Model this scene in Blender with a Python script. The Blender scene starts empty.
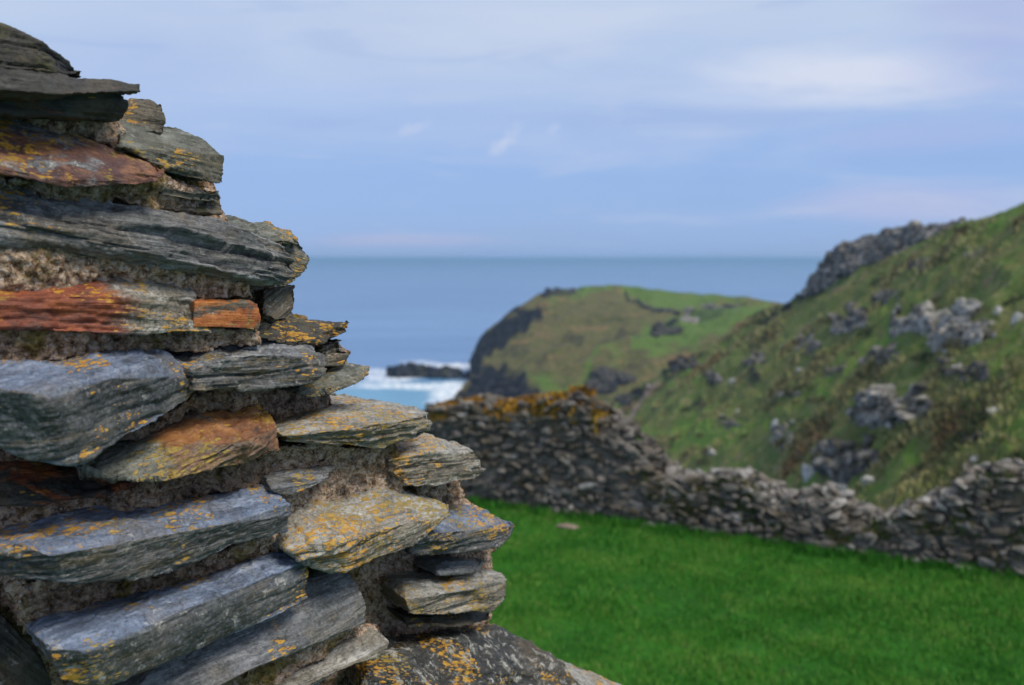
import bpy, bmesh, math, random
import numpy as np
from mathutils import Vector, Matrix

random.seed(7)
rng = np.random.default_rng(7)
SC = bpy.context.scene
COL = SC.collection
R = math.radians

# ------------------------------------------------------------------ camera model
W_, H_ = 1024, 685
LENS = 35.0
F = W_ * LENS / 36.0
CAM = np.array([0.0, 0.0, 4.0])
HORIZON = 259.0
PITCH = math.atan((H_ / 2 - HORIZON) / F)
FW = np.array([0, math.cos(PITCH), -math.sin(PITCH)])
UP = np.array([0, math.sin(PITCH), math.cos(PITCH)])
RT = np.array([1.0, 0, 0])


def ray(px, py):
    return FW + RT * ((px - W_ / 2) / F) + UP * ((H_ / 2 - py) / F)


def at_depth(px, py, depth):
    return CAM + ray(px, py) * depth


def at_z(px, py, z):
    d = ray(px, py)
    return CAM + d * ((z - CAM[2]) / d[2])


# ------------------------------------------------------------------ numpy noise
def _hash(ix, iy, iz, seed):
    h = (ix.astype(np.uint32) * np.uint32(374761393) + iy.astype(np.uint32) * np.uint32(668265263)
         + iz.astype(np.uint32) * np.uint32(2147483647) + np.uint32(seed * 974711 & 0xffffffff))
    h = (h ^ (h >> np.uint32(13))) * np.uint32(1274126177)
    h = (h ^ (h >> np.uint32(15))) * np.uint32(2246822519)
    h ^= h >> np.uint32(16)
    return h.astype(np.float32) / np.float32(2147483648.0) - 1.0


def vnoise(x, y, z, seed=0):
    x = np.asarray(x, np.float32); y = np.asarray(y, np.float32); z = np.asarray(z, np.float32)
    x, y, z = np.broadcast_arrays(x, y, z)
    fx, fy, fz = np.floor(x), np.floor(y), np.floor(z)
    ix, iy, iz = fx.astype(np.int32), fy.astype(np.int32), fz.astype(np.int32)
    u, v, w = x - fx, y - fy, z - fz
    u = u * u * u * (u * (u * 6 - 15) + 10); v = v * v * v * (v * (v * 6 - 15) + 10); w = w * w * w * (w * (w * 6 - 15) + 10)
    r = 0
    for dx in (0, 1):
        for dy in (0, 1):
            for dz in (0, 1):
                wt = (u if dx else 1 - u) * (v if dy else 1 - v) * (w if dz else 1 - w)
                r = r + wt * _hash(ix + dx, iy + dy, iz + dz, seed)
    return r


def fbm(x, y, z, octs=4, seed=0, gain=0.5):
    r, a, f = 0, 1.0, 1.0
    for o in range(octs):
        r = r + a * vnoise(x * f + 13.7 * o, y * f + 7.1 * o, z * f + 3.3 * o, seed + o)
        a *= gain; f *= 2.03
    return r


def sstep(a, b, x):
    t = np.clip((x - a) / (b - a), 0, 1)
    return t * t * (3 - 2 * t)


# ------------------------------------------------------------------ object helpers
def tag(o, label=None, cat=None, group=None, kind=None):
    if label: o['label'] = label
    if cat: o['category'] = cat
    if group: o['group'] = group
    if kind: o['kind'] = kind
    return o


def empty(name, loc):
    o = bpy.data.objects.new(name, None)
    o.empty_display_size = 0.2
    o.location = loc
    COL.objects.link(o)
    return o


def link(name, me, mat=None, parent=None, mw=None):
    o = bpy.data.objects.new(name, me)
    COL.objects.link(o)
    if mat is not None and not me.materials:
        me.materials.append(mat)
    if parent is not None:
        o.parent = parent
        o.matrix_parent_inverse = Matrix.Translation(-Vector(parent.location))
    if mw is not None:
        o.matrix_basis = mw
    return o


def np_mesh(name, V, faces_n, n, smooth=True, attrs=None):
    """V (N,3), faces_n (M,n) index array."""
    me = bpy.data.meshes.new(name)
    V = np.ascontiguousarray(V, np.float32); Fc = np.ascontiguousarray(faces_n, np.int32)
    me.vertices.add(len(V)); me.vertices.foreach_set('co', V.ravel())
    me.loops.add(Fc.size); me.loops.foreach_set('vertex_index', Fc.ravel())
    me.polygons.add(len(Fc))
    me.polygons.foreach_set('loop_start', np.arange(0, Fc.size, n, dtype=np.int32))
    if smooth:
        me.polygons.foreach_set('use_smooth', np.ones(len(Fc), bool))
    for k, a in (attrs or {}).items():
        at = me.attributes.new(k, 'FLOAT', 'POINT')
        at.data.foreach_set('value', np.ascontiguousarray(a, np.float32))
    me.update(calc_edges=True)
    return me


def get_np(me):
    n = len(me.vertices)
    co = np.empty(n * 3, np.float32); me.vertices.foreach_get('co', co)
    no = np.empty(n * 3, np.float32); me.vertices.foreach_get('normal', no)
    return co.reshape(-1, 3), no.reshape(-1, 3)


def hull_into(bm, pts):
    vs = [bm.verts.new(p) for p in pts]
    r = bmesh.ops.convex_hull(bm, input=vs)
    junk = {e for e in r['geom_interior'] + r['geom_unused'] if isinstance(e, bmesh.types.BMVert) and e.is_valid and not e.link_faces}
    bmesh.ops.delete(bm, geom=list(junk), context='VERTS')


def remeshed(bm, voxel):
    """Union of the closed shells in bm as one evenly meshed skin."""
    bmesh.ops.recalc_face_normals(bm, faces=bm.faces)
    me = bpy.data.meshes.new('tmp'); bm.to_mesh(me); bm.free()
    o = bpy.data.objects.new('tmp', me); COL.objects.link(o)
    m = o.modifiers.new('r', 'REMESH'); m.mode = 'VOXEL'; m.voxel_size = voxel; m.use_smooth_shade = True
    dg = bpy.context.evaluated_depsgraph_get()
    res = bpy.data.meshes.new_from_object(o.evaluated_get(dg), depsgraph=dg)
    bpy.data.objects.remove(o); bpy.data.meshes.remove(me)
    return res


# ------------------------------------------------------------------ node helpers
class NT:
    def __init__(self, name):
        self.mat = bpy.data.materials.new(name)
        self.mat.use_nodes = True
        self.t = self.mat.node_tree
        self.bsdf = self.t.nodes['Principled BSDF']
        self.out = self.t.nodes['Material Output']

    def n(self, typ, **kw):
        nd = self.t.nodes.new(typ)
        for k, v in kw.items():
            setattr(nd, k, v)
        return nd

    def l(self, a, b):
        self.t.links.new(a, b)

    def put(self, sock, v):
        if isinstance(v, (int, float)):
            sock.default_value = v
        elif isinstance(v, (tuple, list)):
            sock.default_value = (*v, 1) if (len(v) == 3 and sock.type == 'RGBA') else v
        else:
            self.l(v, sock)

    def coord(self, kind='Object', scale=(1, 1, 1), loc=(0, 0, 0)):
        tc = self.n('ShaderNodeTexCoord'); mp = self.n('ShaderNodeMapping')
        mp.inputs['Scale'].default_value = scale; mp.inputs['Location'].default_value = loc
        self.l(tc.outputs[kind], mp.inputs[0])
        return mp.outputs[0]

    def noise(self, vec, scale=1, detail=4, rough=0.55, dist=0):
        nd = self.n('ShaderNodeTexNoise')
        self.l(vec, nd.inputs['Vector'])
        nd.inputs['Scale'].default_value = scale; nd.inputs['Detail'].default_value = detail
        nd.inputs['Roughness'].default_value = rough; nd.inputs['Distortion'].default_value = dist
        return nd.outputs['Fac']

    def voro(self, vec, scale=1, feature='F1', out='Distance'):
        nd = self.n('ShaderNodeTexVoronoi'); nd.feature = feature
        self.l(vec, nd.inputs['Vector']); nd.inputs['Scale'].default_value = scale
        return nd.outputs[out]

    def mr(self, v, a, b, c=0, d=1):
        nd = self.n('ShaderNodeMapRange'); nd.interpolation_type = 'SMOOTHSTEP'
        self.put(nd.inputs[0], v)
        for i, q in enumerate((a, b, c, d)):
            self.put(nd.inputs[i + 1], q)
        return nd.outputs[0]

    def math(self, op, a, b=0.0, c=None):
        nd = self.n('ShaderNodeMath', operation=op)
        self.put(nd.inputs[0], a); self.put(nd.inputs[1], b)
        if c is not None: self.put(nd.inputs[2], c)
        return nd.outputs[0]

    def mix(self, f, a, b, mode='MIX'):
        nd = self.n('ShaderNodeMix', data_type='RGBA', blend_type=mode)
        self.put(nd.inputs[0], f); self.put(nd.inputs[6], a); self.put(nd.inputs[7], b)
        return nd.outputs[2]

    def ramp(self, f, stops):
        nd = self.n('ShaderNodeValToRGB'); cr = nd.color_ramp
        while len(cr.elements) < len(stops): cr.elements.new(0.5)
        for e, (p, c) in zip(cr.elements, stops):
            e.position = p; e.color = (*c, 1)
        self.put(nd.inputs[0], f)
        return nd.outputs[0]

    def attr(self, name):
        nd = self.n('ShaderNodeAttribute', attribute_name=name)
        return nd.outputs['Fac']

    def bump(self, h, strength=0.5, dist=0.01, prev=None):
        nd = self.n('ShaderNodeBump'); nd.inputs['Strength'].default_value = strength
        nd.inputs['Distance'].default_value = dist
        self.l(h, nd.inputs['Height'])
        if prev is not None: self.l(prev, nd.inputs['Normal'])
        return nd.outputs[0]

    def done(self, color, rough=0.7, normal=None, spec=0.5):
        self.put(self.bsdf.inputs['Base Color'], color)
        self.put(self.bsdf.inputs['Roughness'], rough)
        self.bsdf.inputs['Specular IOR Level'].default_value = spec
        if normal is not None: self.l(normal, self.bsdf.inputs['Normal'])
        return self.mat


# ------------------------------------------------------------------ slate
TONES = {      # cleavage face dark / mid / light, then broken edge dark / mid / light
    'blue': [(0.065, 0.086, 0.130), (0.135, 0.178, 0.262), (0.270, 0.320, 0.425), (0.012, 0.014, 0.014), (0.050, 0.055, 0.054), (0.170, 0.172, 0.160)],
    'grey': [(0.050, 0.056, 0.062), (0.145, 0.156, 0.170), (0.370, 0.385, 0.400), (0.012, 0.013, 0.013), (0.072, 0.076, 0.076), (0.290, 0.292, 0.285)],
    'green': [(0.045, 0.050, 0.040), (0.125, 0.135, 0.110), (0.280, 0.285, 0.250), (0.018, 0.019, 0.014), (0.080, 0.082, 0.062), (0.215, 0.215, 0.180)],
    'pale': [(0.105, 0.100, 0.088), (0.275, 0.265, 0.235), (0.520, 0.505, 0.465), (0.026, 0.023, 0.017), (0.150, 0.132, 0.095), (0.400, 0.365, 0.290)],
    'dark': [(0.010, 0.010, 0.009), (0.027, 0.027, 0.024), (0.080, 0.080, 0.072), (0.006, 0.006, 0.005), (0.019, 0.018, 0.015), (0.068, 0.064, 0.055)],
    'brown': [(0.036, 0.030, 0.022), (0.110, 0.096, 0.070), (0.250, 0.225, 0.180), (0.020, 0.016, 0.011), (0.078, 0.066, 0.046), (0.190, 0.165, 0.125)],
}


def slate(seed, tone='blue', rust=0.0, lichen=0.3, moss=0.1, crust=0.25, rx=None, rtop=0.0, film=0.6, grain=1.0, rustcol=((0.16, 0.035, 0.012), (0.40, 0.13, 0.025)), rough=0.55):
    m = NT('slate_%s' % tone)
    off = (seed * 3.17 % 11, seed * 1.73 % 9, seed * 5.3 % 13)
    base = m.coord('Object', (1, 1, 1), off)
    strat = m.coord('Object', (4.0, 4.0, 70.0), off)
    fine = m.coord('Object', (14.0, 14.0, 300.0), off)
    T = TONES[tone]
    edge = m.attr('edge')
    s1 = m.noise(strat, 1.0, 6, 0.68, 0.35)
    s2 = m.noise(fine, 1.0, 4, 0.65, 0.3)
    s3 = m.noise(m.coord('Object', (16, 28, 16), off), 1.0, 7, 0.72, 0.5)
    st = m.math('ADD', m.math('MULTIPLY', s1, 0.58), m.math('MULTIPLY', s2, 0.42))
    st = m.math('ADD', m.math('MULTIPLY', st, grain), m.math('MULTIPLY', s3, 1.0 - grain))
    ce = m.ramp(st, [(0.36, T[3]), (0.50, T[4]), (0.65, T[5])])
    s4 = m.noise(m.coord('Object', (7, 85, 85), off), 1.0, 6, 0.7, 0.3)
    ct = m.ramp(m.math('ADD', m.math('MULTIPLY', s3, 0.50), m.math('MULTIPLY', s4, 0.50)), [(0.38, T[0]), (0.50, T[1]), (0.62, T[2])])
    col = m.mix(edge, ct, ce)
    # patchy weathering that ignores the bedding
    p1 = m.noise(base, 7.0, 5, 0.6, 0.6)
    col = m.mix(m.mr(p1, 0.46, 0.66, 0, 0.65), col, m.mix(s1, tuple(0.4 * a + 0.5 * b for a, b in zip(T[3], (0.10, 0.075, 0.04))), tuple(0.5 * a + 0.5 * b for a, b in zip(T[1], (0.26, 0.20, 0.11)))))
    p2 = m.noise(base, 22.0, 7, 0.72)
    col = m.mix(m.mr(p2, 0.52, 0.68, 0, 0.6), col, T[3])
    p3 = m.noise(base, 40.0, 6, 0.75, 0.5)
    col = m.mix(m.mr(p3, 0.60 - 0.12 * crust, 0.72 - 0.12 * crust, 0, min(0.8, crust * 1.8)), col, (0.46, 0.455, 0.41))
    of = m.noise(m.coord('Object', (9, 9, 55), (off[1], off[2], off[0])), 1.0, 6, 0.7, 0.5)
    col = m.mix(m.math('MULTIPLY', m.mr(of, 0.54, 0.66, 0, film), m.math('ADD', 0.25, m.math('MULTIPLY', edge, 0.75))), col, m.mix(s2, (0.06, 0.042, 0.012), (0.27, 0.185, 0.060)))
    p4 = m.noise(base, 170.0, 4, 0.75)
    col = m.mix(m.mr(p4, 0.50, 0.66, 0, 0.55), col, T[3])
    col = m.mix(m.mr(p4, 0.46, 0.34, 0, 0.30), col, T[2])
    if rust > 0:
        rn = m.noise(m.coord('Object', (6, 6, 16), off), 1.6, 7, 0.66, 0.9)
        if rx is not None:
            sep = m.n('ShaderNodeSeparateXYZ'); m.l(m.n('ShaderNodeTexCoord').outputs['Object'], sep.inputs[0])
            xw = m.math('ADD', sep.outputs[0], m.math('MULTIPLY', m.math('SUBTRACT', m.noise(m.coord('Object', (9, 9, 30), off), 1.0, 6, 0.7), 0.5), 0.16))
            lo = m.mr(xw, rx[0] - 0.02, rx[0] + 0.02); hi = m.mr(xw, rx[1] - 0.02, rx[1] + 0.02, 1, 0)
            mask = m.math('MULTIPLY', m.mr(rn, 0.62 - 0.42 * rust, 0.76 - 0.42 * rust), m.math('MULTIPLY', lo, hi))
        else:
            mask = m.mr(rn, 0.66 - 0.36 * rust, 0.74 - 0.36 * rust)
        if rtop: mask = m.math('MULTIPLY', mask, m.math('SUBTRACT', 1.0, m.math('MULTIPLY', edge, rtop)))
        rc = m.ramp(m.math('ADD', m.math('MULTIPLY', m.noise(m.coord('Object', (14, 14, 34), off), 1.3, 7, 0.72, 0.6), 0.55), m.math('MULTIPLY', p2, 0.45)), [(0.36, (0.040, 0.016, 0.010)), (0.47, rustcol[0]), (0.62, rustcol[1])])
        col = m.mix(m.math('MULTIPLY', mask, 0.9), col, rc)
        col = m.mix(m.mr(p4, 0.54, 0.66, 0, 0.5), col, (0.03, 0.018, 0.012))
    if moss > 0:
        mn = m.noise(base, 12.0, 7, 0.74, 0.4)
        mk = m.mr(mn, 0.74 - 0.32 * moss, 0.82 - 0.32 * moss)
        col = m.mix(m.math('MULTIPLY', mk, 0.85), col, m.ramp(p4, [(0.35, (0.018, 0.019, 0.008)), (0.65, (0.090, 0.082, 0.022))]))
    lich_h = None
    if lichen > 0:
        geo = m.n('ShaderNodeNewGeometry'); sepn = m.n('ShaderNodeSeparateXYZ'); m.l(geo.outputs['Normal'], sepn.inputs[0])
        upw = m.mr(sepn.outputs[2], -0.7, 0.4, -0.06, 0.02)
        big = m.noise(base, 8.0, 4, 0.6, 0.4)
        sp = m.noise(m.coord('Object', (0.45, 1, 1.8), off), 70.0, 6, 0.70, 0.6)
        t = m.math('ADD', m.math('ADD', m.math('MULTIPLY', sp, 0.56), m.math('MULTIPLY', big, 0.44)), upw)
        mk = m.mr(t, 0.662 - 0.14 * lichen, 0.684 - 0.14 * lichen, 0, 0.92)
        # separate round crusts, crowding where the lichen has taken hold
        gate = m.mr(m.math('ADD', big, upw), 0.56 - 0.24 * lichen, 0.68 - 0.24 * lichen)
        for sc_, rad in ((75.0, 0.42), (170.0, 0.46)):
            wv = m.n('ShaderNodeVectorMath', operation='ADD'); nz = m.n('ShaderNodeTexNoise'); nz.inputs['Scale'].default_value = sc_ * 1.3; nz.inputs['Detail'].default_value = 3
            vv = m.coord('Object', (0.5, 1.15, 1.8), off); m.l(vv, nz.inputs['Vector'])
            sv_ = m.n('ShaderNodeVectorMath', operation='SCALE'); m.l(nz.outputs['Color'], sv_.inputs[0]); sv_.inputs['Scale'].default_value = 0.9 / sc_
            m.l(vv, wv.inputs[0]); m.l(sv_.outputs[0], wv.inputs[1])
            dv = m.voro(wv.outputs[0], sc_); rc_ = m.n('ShaderNodeSeparateColor'); m.l(m.voro(wv.outputs[0], sc_, 'F1', 'Color'), rc_.inputs[0])
            rr_ = m.math('MULTIPLY', m.math('MULTIPLY', gate, rc_.outputs[0]), rad * 1.3)
            spot = m.mr(m.math('SUBTRACT', dv, rr_), 0.03, -0.05)
            spot = m.math('MULTIPLY', spot, m.mr(gate, 0.03, 0.2))
            mk = m.math('MAXIMUM', mk, spot)
        lc = m.ramp(m.noise(base, 110.0, 4, 0.7), [(0.3, (0.20, 0.085, 0.008)), (0.48, (0.48, 0.235, 0.014)), (0.70, (0.62, 0.40, 0.060))])
        lc = m.mix(m.mr(m.noise(base, 6.0, 3), 0.45, 0.60, 0, 0.75), lc, m.ramp(p4, [(0.35, (0.10, 0.085, 0.02)), (0.65, (0.34, 0.28, 0.06))]))
        col = m.mix(m.math('MULTIPLY', mk, 0.88), col, lc)
        lich_h = mk
    b = m.bump(s2, 0.15 + 0.55 * grain, 0.006)
    b = m.bump(s3, 0.5, 0.005, b)
    b = m.bump(p4, 0.7, 0.0022, b)
    if lich_h is not None:
        b = m.bump(lich_h, 0.4, 0.0015, b)
    rg = m.mr(s1, 0.3, 0.7, rough - 0.12, rough + 0.15)
    return m.done(col, rg, b, 0.5)


# ------------------------------------------------------------------ the near wall
WD = np.array([0.766, 0.643, 0.0])          # along the wall, away from the camera
WN = np.array([0.643, -0.766, 0.0])         # out of its face, towards the camera
WP = CAM + np.array([-0.72, 1.40, 0.0])


def wp(px, py, d=0.0):
    r = ray(px, py)
    t = (np.dot(WP - CAM, WN) + d) / np.dot(r, WN)
    return CAM + r * t


def slab(spec, root, idx):
    """One stone: hulls of (px, py, proud) corners, given depth into the wall, weathered along its bedding."""
    pts = [[wp(*p) for p in h] for h in spec['h']]
    allp = np.concatenate([np.array(h) for h in pts])
    cen = allp.mean(0)
    # bedding frame
    if 'bed' in spec:
        (ax, ay, ad), (bx, by, bd) = spec['bed']
        a = wp(bx, by, bd) - wp(ax, ay, ad)
    else:
        q = allp - cen
        w, v = np.linalg.eigh(q.T @ q); a = v[:, 2]
    a = a / np.linalg.norm(a)
    if a @ WD < 0: a = -a
    inn = -WN + np.array([0, 0, spec.get('dip', 0.0)])
    inn = inn - a * (inn @ a); inn /= np.linalg.norm(inn)
    c = np.cross(a, inn)
    if c[2] < 0: c = -c; inn = -inn
    M = np.stack([a, inn, c])                # rows: local axes
    bm = bmesh.new()
    back = spec.get('back', 0.16); shr = spec.get('shr', 0.8)
    for h in pts:
        h = np.array(h); hc = h.mean(0)
        bk = hc + (h - hc) * shr - WN * back
        P = (np.concatenate([h, bk]) - cen) @ M.T
        hull_into(bm, P)
    me = remeshed(bm, spec.get('vox', 0.0024))
    co, no = get_np(me)
    x, y, z = co[:, 0], co[:, 1], co[:, 2]
    k = idx * 3.7
    edge = 1 - np.abs(no[:, 2])
    edge = sstep(0.15, 0.75, edge)
    am = spec.get('amp', 1.0)
    top = 1 - edge
    warp = 0.006 * fbm(x * 5 + k, y * 5, z * 6, 3, idx) + 0.0018 * fbm(x * 32, y * 32 + k, z * 32, 2, idx + 5)
    disp = 0.0045 * fbm(x * 8 + k, y * 8, z * 12, 3, idx + 11)
    for T, A, kk in ((0.030, 0.0085, 5.0), (0.0115, 0.0055, 9.0), (0.0046, 0.0024, 17.0)):
        hh = (z + warp) / T + k
        i = np.floor(hh); f = hh - i

        def lay(q):
            xs_ = x * kk * 1.5 + 0.35 * fbm(x * 30, y * 30, z * 30, 2, idx + 61) + 5.3 * _hash(q.astype(np.int32), q.astype(np.int32) * 0, q.astype(np.int32) * 0, idx)
            b_ = np.floor(xs_); fb = xs_ - b_; w_ = sstep(0.80, 1.0, fb)
            zi = np.zeros(len(x), np.int32)
            blk = _hash(b_.astype(np.int32), q.astype(np.int32), zi, idx + 3) * (1 - w_) + _hash(b_.astype(np.int32) + 1, q.astype(np.int32), zi, idx + 3) * w_
            return 0.55 * vnoise(x * kk, y * kk, q * 7.31 + k, idx + 21) + 0.55 * blk + 0.35 * vnoise(x * kk * 3.1, y * kk * 3.1, q * 7.31 + k, idx + 22)
        La = lay(i); Lb = lay(i + 1)
        s = sstep(0.84, 1.0, f)
        L = La * (1 - s) + Lb * s
        groove = np.exp(-((f - 0.92) / 0.06) ** 2) * sstep(-0.3, 0.5, vnoise(x * kk, y * kk, i * 3.1 + k, idx + 31))
        disp = disp + spec.get('str', 1.0) * A * (0.35 + 0.9 * sstep(-0.35, 0.45, vnoise(x * 4.5 + k, y * 4.5, z * 16, idx + 81))) * (L * (0.10 + 0.90 * edge) - 0.9 * groove * edge)
    # flakes lifted off the cleavage faces
    tt = 2.2 * fbm(x * 5 + k, y * 7, z * 3, 4, idx + 71, 0.55) + k
    ft = tt - np.floor(tt)
    disp = disp + top * 0.0032 * (np.floor(tt) - k + sstep(0.86, 1.0, ft))
    t2 = 3.0 * fbm(x * 14 + k, y * 20, z * 6, 3, idx + 73, 0.55)
    disp = disp + top * 0.0011 * (np.floor(t2) + sstep(0.8, 1.0, t2 - np.floor(t2)))
    rr = 1 - np.abs(fbm(x * 26 + k, y * 26, z * 40, 3, idx + 41))
    disp = disp + 0.0022 * (rr - 0.6) * (0.25 + edge) + 0.0009 * fbm(x * 130, y * 130, z * 260, 2, idx + 51)
    co = co + no * (am * disp - 0.002)[:, None]
    me.vertices.foreach_set('co', co.astype(np.float32).ravel())
    at = me.attributes.new('edge', 'FLOAT', 'POINT'); at.data.foreach_set('value', edge.astype(np.float32)); me.update()
    mp = dict(spec.get('m', {}))
    if 'rpx' in spec:
        xs = [((wp(p, spec['rpx'][2], 0.04) - cen) @ M.T)[0] for p in spec['rpx'][:2]]
        mp['rx'] = tuple(xs)
    mat = slate(idx + 1, **mp)
    rot = Matrix(M.T.tolist()).to_4x4()
    o = link(spec.get('name', 'stone'), me, mat, root, Matrix.Translation(Vector(cen)) @ rot)
    if 'label' in spec: o['label'] = spec['label']
    return o


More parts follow.
